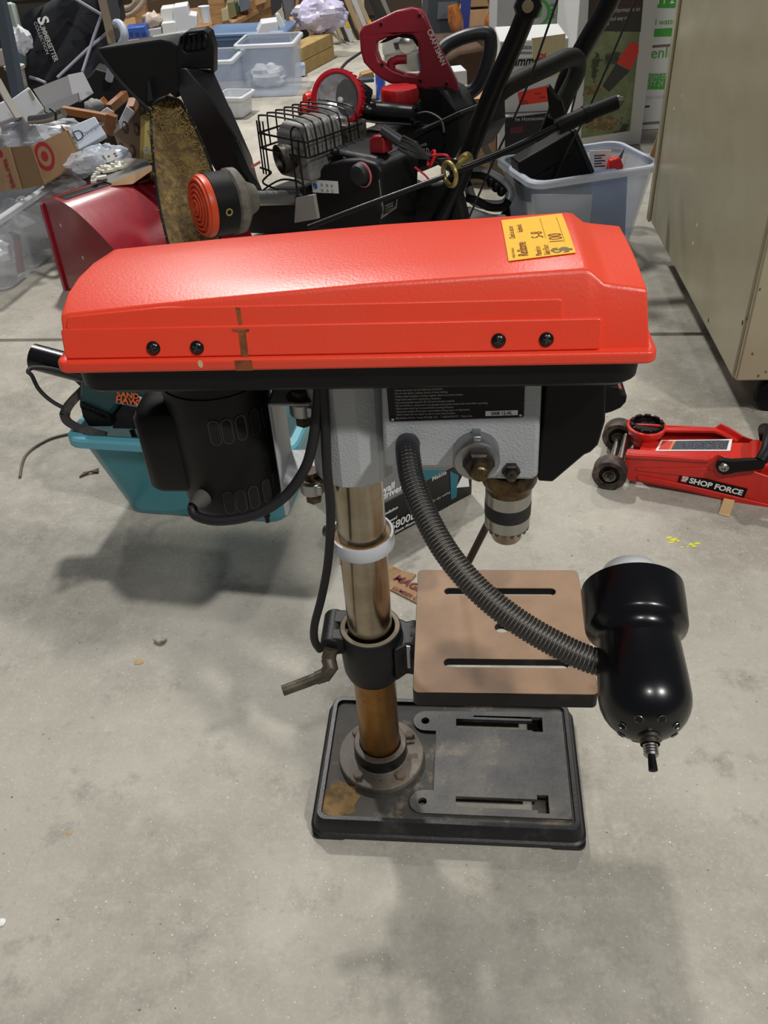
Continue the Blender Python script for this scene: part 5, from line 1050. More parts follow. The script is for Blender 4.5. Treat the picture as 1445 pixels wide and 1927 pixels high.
# grey carton with the green logo
go = at(930, 200, 3.55); go.z = 0; GQ = Plane(go, Vector((1, -.03, 0))); yg = math.atan2(-.03, 1); wg = GQ(1072, 40)[0]
t = carton('logo_carton', 'tall pale grey carton with green lettering behind the handlebar', go, yg, wg, .25, .62, M_gctn, flaps=False); PP = LPlane(go, yg, GQ)
q = GQ(1010, 25); g = G(); g.prism(circ(q[0], q[1], .048, 28), .0005, .001, holes=[circ(q[0], q[1], .038, 28)], m=frame((0, 0, 0), (1, 0, 0), (0, 0, 1))); obj('green_ring', g, M_green, t); g = G(); g.prism([(q[0]-.02, q[1]-.02), (q[0]+.015, q[1]-.012), (q[0]+.02, q[1]+.022), (q[0]-.012, q[1]+.012)], .0005, .001, m=frame((0, 0, 0), (1, 0, 0), (0, 0, 1))); obj('leaf_mark', g, M_green, t)
PP.text('greenworks', 1029, 27, .072, M_green, t)
# beige board and kraft carton behind the engine
g = Plane(at(890, 300, 2.62), Vector((1, 0, 0)), Vector((0, .2, 1))).slab([(873, 215), (885, 208), (960, 345), (945, 358)], .02); obj('beige_board', g, mat('beige board', '#aba28c', .6), loc=at(950, 352, 2.62), label='narrow beige board leaning behind the black handlebar', cat='board', bevel=.002)
ko = at(858, 300, 2.92); ko.z = 0; carton('kraft_carton', 'brown cardboard carton behind the fuel tank', ko, -.1, .13, .2, .26, M_card)
# grey handle with finger grips
gp = at(900, 400, 2.36); t = thing('grip_handle', 'silver loop handle with black finger grips low behind the handlebar', 'handle', gp, 0, world=True); M_sil = mat('silver plastic', '#9c9fa4', .3, .3)
GH = Plane(at(915, 350, 2.34), Vector((1, 0, 0)), Vector((0, .45, 1)))
g = G(); g.tube(cr([GH.p(*p) for p in ((880, 345), (884, 325), (905, 322), (935, 335), (955, 352), (958, 372), (945, 385), (915, 385), (890, 376))], 6, True), .013, 12, closed=True); obj('loop', g, M_sil, t)
g = G(); g.tube(cr([GH.p(*p)+GH.n*.006 for p in ((882, 352), (878, 340), (884, 331), (905, 331), (922, 339), (940, 352), (950, 364))], 6), .010, 10); obj('grip_strip', g, M_black, t)
for x, y in ((922, 345), (932, 354), (942, 362)): g = G(); lump(g, GH.p(x, y)+GH.n*.01, .012, .012, .012, 1, 10, 0); obj('finger_stop', g, M_black, t)
g = G(); g.tube(cr([GH.p(*p)+GH.n*.008 for p in ((875, 372), (895, 378), (920, 390), (945, 390), (956, 378))], 6), .011, 10); obj('lower_grip', g, M_black, t)
g = GH.slab([(878, 420), (880, 385), (905, 395), (930, 402), (955, 402), (960, 440)], .05, -.01); obj('base', g, mat('pale grey plastic', '#c3c7cb', .4), t, bevel=.008)
g = G(); g.cyl(at(968, 345, 2.5), at(975, 420, 2.46), .026, .03, 18); obj('red_bottle', g, mat('dark red plastic', '#8d1c2c', .38), loc=at(975, 420, 2.46), label='dark red plastic bottle half hidden behind the far handlebar tube', cat='bottle')
# ---------------------------------------------------------------- left clutter
M_bagp = mat('clear bag plastic', '#cfd3d8', .18, alpha=.45, bump=1.0, bscale=22); M_wbag = mat('white bag plastic', '#dfe1e6', .3, alpha=.8, bump=.8, bscale=25)
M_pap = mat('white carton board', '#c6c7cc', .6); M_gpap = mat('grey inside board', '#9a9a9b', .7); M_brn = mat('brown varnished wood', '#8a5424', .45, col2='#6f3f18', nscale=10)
# frosted tote with bags, bottom left
t0 = fl(22, 545); t1 = fl(105, 478); td = (t1-t0).normalized(); tyw = math.atan2(td.y, td.x); tn = Vector((-td.y, td.x, 0)); TLn, TWn, THn = .50, .34, .20
tc_ = t0+td*(TLn/2-.05)+tn*(TWn/2-.03); tote('bag_tote', 'frosted tote full of plastic bags left of the red snow blower housing', tc_, tyw, TLn, TWn, THn, mat('hazy plastic', '#c9ccd0', .25, alpha=.38), fl_=.025, r=.03, mr=mat('hazy rim', '#d0d4da', .3, alpha=.7))
rd = random.Random(11)
for i, (a, b, z, s, m, lb) in enumerate(((-.14, -.06, .05, .07, M_wbag, 'crumpled white plastic bag low in the bag tote, nearest the beige box'), (.02, -.07, .06, .075, M_bagp, 'clear crumpled plastic bag low in the middle of the bag tote'), (.15, .0, .06, .07, M_wbag, 'white plastic bag low in the bag tote beside the red housing'), (-.08, .06, .13, .08, M_bagp, 'clear plastic bag heaped on the left of the bag tote'), (.1, .08, .14, .08, M_bagp, 'clear plastic bag bulging from the bag tote under the target box'))):
    c = tc_+td*a+tn*b+Vector((0, 0, z+.012)); g = G(); lump(g, c, s, s*.8, s*.75, 20+i, 22, .17, .008, rows=13); obj('plastic_bag', g, m, loc=(c.x, c.y, .008), label=lb, cat='plastic bag', angle=18, group='plastic bags in the bag tote')
t = thing('utility_knife', 'red handled knife with a blue cap seen through the bag tote', 'hand tool', tc_+td*-.1+tn*-.13+Vector((0, 0, .02)), 0, world=True)
UK = Plane(tc_+tn*-.136, td); g = UK.slab([(36, 515), (29, 452), (40, 450), (48, 512)], .008); obj('handle', g, mat('dark pink plastic', '#9c2a40', .4), t, bevel=.003); g = UK.slab([(29, 452), (26, 443), (36, 441), (40, 450)], .008); obj('collar', g, M_blk3, t); g = UK.slab([(15, 437), (22, 433), (36, 441), (26, 444)], .008); obj('cap', g, mat('pale blue plastic', '#6d7fb8', .4), t, bevel=.003)
bx0 = fl(-8, 600); carton('beige_box', 'plain beige box edge at the left border below the bag tote', bx0+Vector((-.15, -.03, 0)), tyw-.25, .16, .10, .11, mat('beige box', '#8d8574', .8))
# the box with red rings
TG = Plane(at(75, 300, 2.46), Vector((.93, .36, 0)), Vector((.10, .18, 1)))
t = thing('ring_carton', 'open brown carton printed with a red bullseye on the bag tote', 'carton', at(75, 360, 2.46), 0, world=True)
g = TG.slab([(58, 275), (128, 244), (156, 302), (84, 348)], .004); obj('front_panel', g, M_card, t); TG2 = Plane(TG.p(58, 275), Vector((.75, -.55, 0)), Vector((.10, .18, 1)))
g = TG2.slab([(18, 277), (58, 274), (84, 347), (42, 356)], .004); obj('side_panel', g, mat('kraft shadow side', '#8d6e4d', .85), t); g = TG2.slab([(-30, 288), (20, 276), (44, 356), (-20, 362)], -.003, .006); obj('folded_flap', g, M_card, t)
g = G(); dpt = -TG.n*.22; a, b = TG.p(128, 246), TG.p(154, 302); g.sheet([[a, b], [a+dpt, b+dpt]], .003); obj('far_panel', g, M_card, t, recalc=True)
g = G(); a, b = TG.p(84, 346), TG.p(154, 302); g.sheet([[a, b], [a+dpt, b+dpt]], .003); obj('bottom_panel', g, M_card, t, recalc=True)
q = TG(84, 294); M_tred = mat('bullseye red', '#a3202c', .7)
for r1_, r2_ in ((.037, .026), (.013, 0)):
    g = G(); el = lambda r: [(q[0]+(a-q[0])*.66, b) for a, b in circ(q[0], q[1], r, 30)]; g.prism(el(r1_), .0005, .0012, holes=[el(r2_)] if r2_ else (), m=TG.M); obj('printed_ring', g, M_tred, t)
TG2.text('target', 10, 300, .032, M_tred, t, ang=-1.25, bold=.02, z=.008); q2 = TG2(5, 289); g = G(); g.prism(circ(q2[0], q2[1], .010, 18), .0065, .007, m=TG2.M); obj('printed_ring', g, M_tred, t)
# clear tote edge / bag behind the ring carton
g = G(); lump(g, at(50, 262, 2.72), .17, .09, .06, 41, 40, .15, rows=22); obj('plastic_bag', g, M_bagp, loc=at(50, 285, 2.72), label='shiny clear bag heaped behind the bullseye carton', cat='plastic bag', angle=18)
g = G(); a, b = at(0, 236, 2.66), at(125, 233, 2.72); g.tube([a, a.lerp(b, .5)+Vector((0, 0, .004)), b], .006, 8); g.sheet([[a, b], [a-Vector((0, 0, .06)), b-Vector((0, 0, .06))]], .002); obj('tote_rim', g, mat('frosted rim', '#d3dae6', .3, alpha=.8), loc=b-Vector((0, 0, .06)), label='upper rim of a clear tote behind the bullseye carton', cat='tote', recalc=True)
# letter box with the D, bags below
DP = Plane(at(165, 250, 2.55), Vector((.95, .2, 0)), Vector((.0, .6, 1)))
t = thing('letter_box', 'white box lid printed with a dark letter D beside the bullseye carton', 'box', at(170, 280, 2.55), 0, world=True)
g = DP.slab([(134, 237), (178, 219), (200, 253), (148, 282)], .03); obj('lid', g, mat('pale blue white card', '#c3ccd8', .6), t, bevel=.002)
DP.text('D', 144, 268, .040, mat('slate ink', '#3a4653', .7), t, ang=.35); DP.text('Davenport', 157, 258, .015, MATS['slate ink'], t, ang=.45)
g = G(); lump(g, at(196, 300, 2.50), .070, .06, .036, 43, 34, .13, rows=18); obj('plastic_bag', g, mat('hazy blue bag', '#b4bccb', .25, alpha=.75, bump=.6, bscale=20), loc=at(190, 320, 2.50), label='hazy bag with a white barcode label above the red housing', cat='plastic bag', angle=18)
BG = Plane(at(208, 290, 2.42), Vector((.9, .3, 0)), Vector((0, .5, 1))); t = thing('barcode_label', 'small white barcode label on the hazy bag', 'label', at(208, 300, 2.42), 0, world=True); g = BG.slab([(193, 288), (214, 278), (226, 296), (203, 306)], .001); obj('paper', g, M_white, t)
for x, y in ((202, 294), (213, 289), (216, 293)): BG.tag('print_mark', [(x, y), (x+4, y-2), (x+5, y+1), (x+1, y+3)], M_blk3, t, .0006)
for i, (x, y, Y, s, lb) in enumerate(((140, 312, 2.58, .060, 'white glossy bag bulging over the bag tote rim'), (165, 305, 2.42, .05, 'small glossy bag between the bullseye carton and the grey flap'), (125, 345, 2.56, .05, 'white paper-like bag tucked under the bullseye carton'))):
    g = G(); lump(g, at(x, y, Y), s, s*.7, s*.5, 50+i, 20, .2, rows=12); obj('plastic_bag', g, M_wbag if i == 2 else M_bagp, loc=at(x, y+20, Y), label=lb, cat='plastic bag', angle=18)
# grey card flap with white clips
GF = [at(172, 332, 2.34), at(210, 345, 2.28), at(285, 312, 2.30), at(278, 300, 2.42), at(236, 297, 2.48)]
g = G(); g.sheet([[GF[0], GF[0].lerp(GF[1], .5), GF[1]], [GF[0].lerp(GF[4], .5), GF[0].lerp(GF[3], .5), GF[1].lerp(GF[2], .5)], [GF[4], GF[3], GF[2]]], .003); cf = obj('card_flap', g, mat('grey card', '#77736c', .8), loc=GF[1], label='bent grey card flap lying on top of the red housing', cat='card', recalc=True)
g = G(); a, b, c = GF[1], GF[2], at(284, 322, 2.26); g.sheet([[a+Vector((0, -.01, -.003)), a.lerp(b, .5)+Vector((0, -.012, -.02)), c], [a, a.lerp(b, .5), b]], .002); obj('card_fold', g, M_card, cf, recalc=True)
M_clip = mat('ivory plastic', '#d8d6c8', .5); rd = random.Random(9)
CL = ((188, 326, 2.36), (196, 322, 2.36), (204, 324, 2.35), (210, 318, 2.37), (218, 319, 2.36), (222, 314, 2.38), (230, 315, 2.37), (184, 338, 2.30), (178, 342, 2.29), (276, 288, 2.4))
CLN = ('end of the row on the grey flap', 'second in the row on the grey flap', 'lowest in the row on the grey flap', 'middle of the row on the grey flap', 'right of middle on the grey flap', 'upper one on the grey flap', 'rightmost on the grey flap', 'lying on the warning strip, right one', 'lying on the warning strip, left one', 'lodged by the yellow book')
for i, ((x, y, Y), nm) in enumerate(zip(CL, CLN)):
    p = at(x, y, Y); a = rd.random()*3; d = Vector((math.cos(a), math.sin(a), 0)); e = Vector((-d.y, d.x, 0)); g = G(); g.para(p-d*.016-e*.007, d*.032, e*.014, (0, 0, .008)); g.cyl(p+d*.010+Vector((0, 0, .004)), p+d*.024+Vector((0, 0, .004)), .006, n=8); g.cyl(p-d*.005+Vector((0, 0, .008)), p-d*.005+Vector((0, 0, .016)), .005, n=8)
    obj('plastic_clip', g, M_clip, loc=p, label='small ivory plastic clip, '+nm, cat='clip', group='ivory plastic clips', bevel=.0015, recalc=True)
# kraft paper with leaf print, yellow book
KF = Plane(at(255, 250, 2.58), Vector((1, .1, 0)), Vector((0, .25, 1))); g = KF.slab([(214, 252), (240, 232), (262, 200), (286, 216), (292, 300), (232, 300), (222, 275)], .004); kf = obj('kraft_sheet', g, mat('kraft paper', '#7d6450', .85), loc=at(250, 300, 2.58), label='brown kraft sheet printed with dark oval faces behind the grass guard', cat='paper')
for x, y in ((236, 240), (258, 244), (250, 284), (229, 280), (268, 208)):
    q = KF(x, y); g = G(); g.prism([(q[0]+.009*math.cos(2*PI*k/14), q[1]+.017*math.sin(2*PI*k/14)) for k in range(14)], .0005, .0012, holes=[[(q[0]-.002+.005*math.cos(2*PI*k/10), q[1]+.003+.010*math.sin(2*PI*k/10)) for k in range(10)]], m=KF.M); obj('printed_oval', g, mat('brown print', '#4a382e', .8), kf)
YB_ = Plane(at(275, 265, 2.48), Vector((1, -.2, 0)), Vector((0, .15, 1))); t = thing('yellow_book', 'narrow yellow book standing upright beside the grass guard', 'book', at(275, 312, 2.48), 0, world=True)
g = YB_.slab([(262, 312), (264, 218), (270, 214), (288, 218), (292, 312)], .03); obj('cover', g, mat('olive yellow', '#a08d4a', .6), t, bevel=.002); YB_.tag('pale_panel', [(270, 308), (273, 226), (290, 228), (292, 308)], mat('pale yellow', '#c9b96c', .6), t, .0005); YB_.text('BROWN', 277, 245, .012, M_black, t, ang=-1.5)
# white cartons
WC = Plane(at(110, 180, 2.72), Vector((.92, .3, 0)), Vector((.18, .5, 1)))
t = thing('shoe_carton', 'long open white carton leaning under the black garment bag', 'carton', at(120, 225, 2.72), 0, world=True)
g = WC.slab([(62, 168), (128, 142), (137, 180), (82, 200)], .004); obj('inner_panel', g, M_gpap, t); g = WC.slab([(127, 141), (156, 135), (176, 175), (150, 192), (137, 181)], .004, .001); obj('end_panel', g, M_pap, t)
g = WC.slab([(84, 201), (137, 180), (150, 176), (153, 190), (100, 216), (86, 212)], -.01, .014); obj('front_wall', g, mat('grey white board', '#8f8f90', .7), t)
g = WC.slab([(148, 176), (151, 176), (154, 192), (151, 192)], -.01, .03); obj('wall_end', g, M_pap, t)
WD = Plane(at(60, 200, 2.60), Vector((.9, .35, 0)), Vector((.15, .5, 1))); t = thing('narrow_carton', 'narrow white carton end with a green lined label in front of the open carton', 'carton', at(55, 232, 2.6), 0, world=True)
g = WD.slab([(20, 187), (54, 163), (84, 205), (50, 232)], .05); obj('box_body', g, M_pap, t, bevel=.003); WD.tag('label_strip', [(52, 172), (57, 168), (66, 186), (61, 190)], mat('sage print', '#7f8a6c', .7), t, .0006)
g = Plane(at(10, 210, 2.62), Vector((.9, .35, 0)), Vector((.15, .5, 1))).slab([(-25, 205), (14, 186), (36, 218), (-10, 235)], .05); obj('white_box', g, M_pap, loc=at(5, 232, 2.62), label='plain white box at the left border behind the bullseye carton', cat='box', bevel=.003)
# metal strips and wooden rack
tb2 = lambda nm, pts, r, m, lb, cat, sides=10: obj(nm, G().tube(cr([at(*p) for p in pts], 4), r, sides), m, loc=at(*pts[-1]), label=lb, cat=cat)
tb2('metal_rod', [(58, 226, 2.55), (90, 222, 2.52), (120, 212, 2.5)], .012, M_steel, 'short silver rod wrapped with a black tie near the wooden rack', 'rod'); tb2('cable_tie', [(94, 205, 2.49), (104, 212, 2.47), (105, 226, 2.47)], .0035, M_rubber, 'black cable tie looped over the silver rod', 'cable tie', 6)
t = thing('wooden_rack', 'brown varnished wooden rack lying among the white boxes', 'rack', at(208, 252, 2.62), 0, world=True)
def bar(p, q, w, h, par, m=M_brn, nm='rail'): a, b = at(*p), at(*q); g = G(); g.sweep([a, b], [(-w, -h), (w, -h), (w, h), (-w, h)]); obj(nm, g, m, par, bevel=.002, recalc=True)
bar((118, 207, 2.66), (206, 222, 2.60), .010, .010, t); bar((204, 252, 2.60), (211, 215, 2.60), .014, .014, t, nm='post'); bar((205, 205, 2.75), (236, 178, 2.85), .010, .012, t); bar((246, 208, 2.66), (252, 190, 2.7), .012, .012, t, nm='post'); bar((186, 200, 2.85), (198, 190, 2.85), .02, .012, t)
for i, (pts, Y, lb) in enumerate((([(186, 212), (201, 201), (215, 210), (203, 220)], 2.64, 'small folded white card on the wooden rack'), ([(217, 240), (238, 198), (253, 210), (236, 240), (218, 248)], 2.6, 'long white paper packet beside the kraft sheet'))):
    P_ = Plane(at(*pts[0], Y), Vector((1, .1, 0)), Vector((0, .5, 1))); g = P_.slab(pts, .012); obj('paper_packet', g, M_pap, loc=at(pts[0][0], pts[0][1]+6, Y), label=lb, cat='paper', bevel=.002)
g = G(); lump(g, at(176, 200, 2.8), .03, .03, .02, 61, 12, .15); obj('cloth_ball', g, mat('dull white cloth', '#8d8e8c', .8), loc=at(176, 206, 2.8), label='dull white rounded bundle in the shade behind the wooden rack', cat='bundle', angle=60)
# garment bag
BGp = Plane(at(130, 90, 3.15), Vector((1, .12, 0)), Vector((0, .35, 1)))
t = thing('garment_bag', 'large black fabric bag with white lettering and pale drawstrings', 'bag', at(130, 165, 3.15), 0, world=True); M_fab = mat('black fabric', '#15171c', .85, col2='#23262d', nscale=9, bump=.5, bscale=30)
grid = []
for j in range(8):
    u = j/7; l = Vector((36+u*16, 34+u*128, 0)); r = Vector((232-u*10, -30+u*190, 0)); row = []
    for i in range(9):
        x, y = l.x+(r.x-l.x)*i/8, l.y+(r.y-l.y)*i/8-(12*math.sin(PI*i/8)); row.append(BGp.p(x, y)+BGp.n*(.012*math.sin(i*2.1+j*1.3)+.03*math.sin(PI*i/8)))
    grid.append(row)
g = G(); g.sheet(grid[::-1], .05); obj('fabric_panel', g, M_fab, t, recalc=True, angle=80)
BGt = Plane(BGp.o+BGp.n*.050, BGp.x, BGp.y); BGt.text('S', 70, 34, .046, M_white, t, ang=-1.40, bold=.03); BGt.text('UMMERSETTER', 74, 47, .021, M_offw, t, ang=-1.36, bold=.02, sx=.78); BGt.text('COLLECTION', 63, 42, .014, M_offw, t, ang=-1.36, sx=1.1)
for i, pts in enumerate(([(138, -4, 3.05), (168, 14, 3.03), (198, 32, 3.02)], [(195, 18, 3.0), (176, 70, 2.98), (155, 135, 2.9)], [(204, 60, 3.02), (165, 92, 2.99), (108, 146, 2.92)], [(56, 145, 3.0), (72, 150, 2.98), (86, 156, 2.96)])):
    g = G(); g.tube([at(*p) for p in pts], .0045, 6); obj('drawstring', g, mat('pale cord', '#8f8f9c', .7), t)
g = G(); g.sweep([at(190, -8, 2.98), at(202, 40, 2.96), at(211, 82, 2.94)], [(-.012, -.006), (.012, -.006), (.012, .006), (-.012, .006)]); obj('wooden_stick', g, mat('weathered wood', '#857763', .8), loc=at(211, 82, 2.94), label='weathered thin stick standing in front of the black bag', cat='stick', recalc=True)
tb2('white_hose', [(218, 44, 2.9), (226, 46, 2.88), (233, 58, 2.86), (234, 72, 2.85), (228, 84, 2.86), (215, 110, 2.9), (205, 150, 2.93)], .012, mat('white hose', '#a9b0bd', .4), 'short curved white hose end above the chute deflector', 'hose')
g = BGp.slab([(195, -20), (222, -20), (232, 30), (232, 84), (210, 88)], -.07, .09); obj('charcoal_board', g, mat('charcoal board', '#3a3b3e', .7), loc=at(215, 88, 3.1), label='charcoal panel edge standing right of the black bag', cat='panel')
# shelf upright and bottles at the left border
g = G(); g.sweep([at(-2, 0, 2.75), at(14, 70, 2.74), at(34, 175, 2.72), at(44, 260, 2.7)], [(-.016, -.012), (.016, -.012), (.016, .012), (-.016, .012)]); obj('steel_upright', g, mat('blue grey steel', '#56606b', .5, .3), loc=at(44, 260, 2.7), label='blue grey steel shelf upright at the left border', cat='post', recalc=True)
g = G(); g.sweep([at(-6, 150, 2.5), at(16, 190, 2.48), at(36, 222, 2.46)], [(-.010, -.003), (.010, -.003), (.010, .003), (-.010, .003)]); obj('beige_strip', g, mat('beige strip', '#9a958c', .6), loc=at(36, 222, 2.46), label='thin beige strip leaning across the white boxes at the left border', cat='strip', recalc=True)
t = thing('sealant_tube', 'white tube with a bright blue label standing behind the steel upright', 'tube', at(31, 132, 2.9), 0, world=True); a, b = at(31, 132, 2.9), at(20, 84, 2.92); am = axis(a, b); L = (b-a).length
g = G(); g.lathe([(.016, 0), (.016, L), (.006, L+.018), (.003, L+.035), (0, L+.036)], 18, am); obj('body', g, M_white, t); g = G(); g.lathe([(.0165, .002), (.0165, L*.92)], 18, am); obj('label_sleeve', g, mat('bright blue', '#1c6fd0', .4), t)
g = Plane(at(20, 60, 3.1), Vector((1, .1, 0)), Vector((0, .2, 1))).slab([(2, 5), (24, 3), (44, 80), (48, 128), (30, 128)], .04); obj('pale_bottle', g, mat('pale green plastic', '#97a49b', .45), loc=at(38, 128, 3.1), label='tall pale green container behind the sealant tube', cat='container', bevel=.008)
g = G(); lump(g, at(38, 75, 3.02), .035, .03, .035, 66, 18, .2, rows=10); obj('plastic_bag', g, M_wbag, loc=at(38, 92, 3.02), label='white crumpled bag between the green container and the black bag', cat='plastic bag', angle=18)
g = G(); a = at(38, 165, 2.85); g.lathe([(.022, 0), (.026, .05), (.030, .052), (.030, .060), (0, .061)], 18, Matrix.Translation(a)); obj('white_cup', g, mat('mottled cup', '#b9b5ab', .5, col2='#6d6a60', nscale=30), loc=a, label='small mottled white tub below the sealant tube', cat='tub')
# ---------------------------------------------------------------- far shelf with boxes
sh = at(420, 97, 5.45); sh.z = 0; t = thing('wooden_shelf', 'pine timber storage shelf with a sloping lower rail in the background', 'shelf', sh, 0, world=True)
def sbar(p, q, w, h, nm='rail'): a, b = at(*p), at(*q); g = G(); g.sweep([a, b], [(-w, -h), (w, -h), (w, h), (-w, h)], up=(0, 0, 1) if nm != 'post' else (0, 1, 0)); obj(nm, g, M_wood, t, bevel=.003, recalc=True)
sbar((426, 102, 5.35), (404, -20, 5.35), .042, .042, 'post'); sbar((276, 80, 5.0), (258, -20, 5.0), .030, .03, 'post')
sbar((405, 72, 5.36), (512, 12, 6.1), .02, .05); sbar((405, 45, 5.4), (520, -10, 6.1), .02, .04); sbar((512, 45, 6.1), (505, -20, 6.1), .025, .03, 'post'); sbar((300, 85, 5.1), (430, 58, 5.4), .02, .05)
g = G(); a, b, c, d = at(180, 95, 4.7), at(440, 42, 5.4), at(540, -12, 6.4), at(200, 40, 6.0); g.sheet([[a, b], [d, c]], .02); obj('shelf_board', g, M_wood, t, recalc=True)
g = G(); a, b = at(225, 10, 6.2), at(420, -20, 6.4); g.sheet([[a, b], [a+Vector((0, 0, -.35)), b+Vector((0, 0, -.35))]], .02); obj('back_board', g, mat('dark plywood', '#4d3a26', .8), t, recalc=True)
def far(name, label, cat, pts, Y, depth, m, group=None, tilt=.0, xd=(1, .1, 0), bevel=.003):
    P_ = Plane(at(*pts[0], Y), Vector(xd), Vector((0, tilt, 1))); g = P_.slab(pts, depth); zmin = min(P_.p(*p).z for p in pts)
    return obj(name, g, m, loc=at(sum(p[0] for p in pts)/len(pts), max(p[1] for p in pts), Y), label=label, cat=cat, group=group, bevel=bevel), P_
o, P_ = far('blue_crate', 'bright blue plastic crate on the shelf left of the white boxes', 'crate', [(237, 76), (236, 54), (272, 49), (280, 70)], 4.6, .12, M_blue)
for i in range(3): P_.tag('grid_slot', [(242+i*12, 62), (250+i*12, 61), (251+i*12, 67), (243+i*12, 68)], mat('dark blue', '#16306a', .5), o, .001)
far('small_carton', 'low grey-white carton under the clear wrapped pack on the shelf', 'carton', [(279, 70), (278, 56), (303, 52), (305, 66)], 4.7, .12, M_gctn)
far('small_carton', 'upper left white carton with printed side in the shelf stack', 'carton', [(303, 44), (302, 17), (326, 14), (327, 41)], 4.75, .12, M_ctn); far('small_carton', 'lower left white carton with printed side in the shelf stack', 'carton', [(307, 66), (304, 44), (330, 41), (334, 63)], 4.7, .12, M_ctn)
far('white_carton', 'plain white carton right of the printed cartons on the shelf', 'carton', [(328, 62), (326, 14), (352, 10), (356, 28), (370, 30), (372, 48), (362, 56)], 4.72, .14, M_pap)
g = G(); lump(g, at(287, 38, 4.75), .045, .04, .035, 71, 18, .15, rows=10); obj('wrapped_pack', g, mat('clear wrap', '#b9a99c', .15, bump=.8, bscale=20), loc=at(287, 52, 4.75), label='shiny clear wrapped pack beside the white cartons on the shelf', cat='pack', angle=60)
far('shelf_edge_board', 'pale laminated board lying on the shelf behind the chute', 'board', [(285, 82), (286, 70), (342, 60), (372, 58), (380, 62), (345, 80)], 4.55, .05, mat('pale laminate', '#8f9290', .4))
g = G(); a = at(388, 42, 5.0); g.lathe([(.020, 0), (.028, .07), (.029, .072), (0, .071)], 18, Matrix.Translation(a)); obj('paper_cup', g, M_white, loc=a, label='small white paper cup beside the pine post', cat='cup')
far('cream_box', 'cream coloured box on the shelf right of the pine post', 'box', [(418, 42), (416, 18), (428, 14), (432, 38)], 5.3, .1, mat('cream box', '#a79f7d', .7)); far('olive_box', 'olive tin beside the cream box on the shelf', 'tin', [(431, 38), (426, 5), (440, 2), (446, 30)], 5.5, .1, mat('olive tin', '#6f6a48', .6)); far('green_tin', 'small dark green tin on the shelf', 'tin', [(442, 27), (440, 5), (448, 3), (451, 22)], 5.55, .06, mat('dark green tin', '#23452f', .5)); far('grey_box', 'grey printed box on the shelf right of the green tin', 'box', [(452, 24), (448, -10), (468, -12), (472, 16)], 5.6, .1, mat('blue grey box', '#5d6470', .6)); far('kraft_small', 'small brown carton at the end of the shelf', 'carton', [(474, 14), (470, -14), (498, -16), (502, 4)], 5.8, .12, M_card)
tb2('rope_coil', [(225, 16, 4.8), (245, 14, 4.75), (258, 2, 4.7), (262, -8, 4.7)], .012, mat('beige rope', '#a08f78', .8), 'upper strand of beige rope hanging above the blue crate', 'rope'); tb2('rope_coil', [(228, 32, 4.9), (248, 27, 4.84), (266, 10, 4.82), (274, -8, 4.82)], .012, MATS['beige rope'], 'lower strand of beige rope hanging above the blue crate', 'rope')
# totes on the floor in the aisle
M_ft = mat('frosted far plastic', '#b9c3d4', .25, alpha=.34); M_ftr = mat('frosted far rim', '#d5dae2', .3, alpha=.85)
c = fl(450, 206)+Vector((-.095, .16, 0)); tote('aisle_tote', 'small clear tote nearest the chute in the aisle', c, -.12, .21, .28, .20, M_ft, fl_=.012, r=.02, mr=M_ftr)
c = fl(512, 186)+Vector((.005, .15, 0)); tote('aisle_tote', 'wide clear tote with a grey label panel in front of the blue bin', c, -.12, .26, .26, .225, M_ft, fl_=.014, r=.02, mr=M_ftr)
g = G(); lump(g, fl(505, 175)+Vector((-.01, .12, .05)), .09, .07, .05, 75, 18, .18, .005, rows=11); obj('plastic_bag', g, M_wbag, loc=fl(505, 175)+Vector((-.01, .12, 0)), label='white bag seen in the wide clear aisle tote', cat='plastic bag', angle=18)
c = fl(440, 212)+Vector((.02, -.05, 0)); tote('white_bin', 'small white open bin in front of the clear aisle totes', c, -.3, .12, .14, .09, mat('white plastic', '#c9ccd0', .4), fl_=.01, r=.015)
c = fl(552, 150)+Vector((-.20, .17, 0)); tote('blue_bin', 'slate blue bin with a lid behind the clear aisle totes', c, -.12, .40, .26, .20, mat('slate blue plastic', '#4d6484', .4), fl_=.012, r=.02, lid=mat('slate blue lid', '#5c7393', .4))
o, P_ = far('white_case', 'white sloping carton resting on the blue bin lid', 'carton', [(480, 70), (492, 44), (522, 40), (526, 66)], 4.72, .14, M_pap)
far('white_board', 'leaning white board behind the blue bin', 'board', [(528, 62), (518, 26), (524, 24), (574, 118), (566, 125)], 4.85, .015, M_ctn)
for i in range(2):
    P_ = Plane(fl(570, 141), fl(628, 110)-fl(570, 141)); q = [P_.p(575, 140), P_.p(628, 109)]; d = (fl(628, 110)-fl(570, 141)); L = d.length; dn = d.normalized(); pn = Vector((-dn.y, dn.x, 0)); o_ = fl(572, 141)+Vector((0, 0, i*.062)); g = G(); g.para(o_, dn*L, pn*.10, (0, 0, .060)); obj('wood_block', g, mat('pale plywood', '#a58c58', .7, col2='#957b48', nscale=20), loc=o_, label=('lower' if i == 0 else 'upper')+' of two stacked pale wooden blocks in the aisle', cat='block', group='stacked wooden blocks', bevel=.003, recalc=True)
far('blue_white_pack', 'low blue and white pack beside the wooden blocks', 'pack', [(556, 146), (556, 124), (574, 120), (575, 142)], 4.75, .1, mat('blue white pack', '#b9c1d0', .5, col2='#6f87b8', nscale=14))
o, P_ = far('drop_carton', 'brown carton with a black drop mark and torn top', 'carton', [(554, 92), (548, 45), (600, 37), (606, 88)], 5.3, .25, M_card)
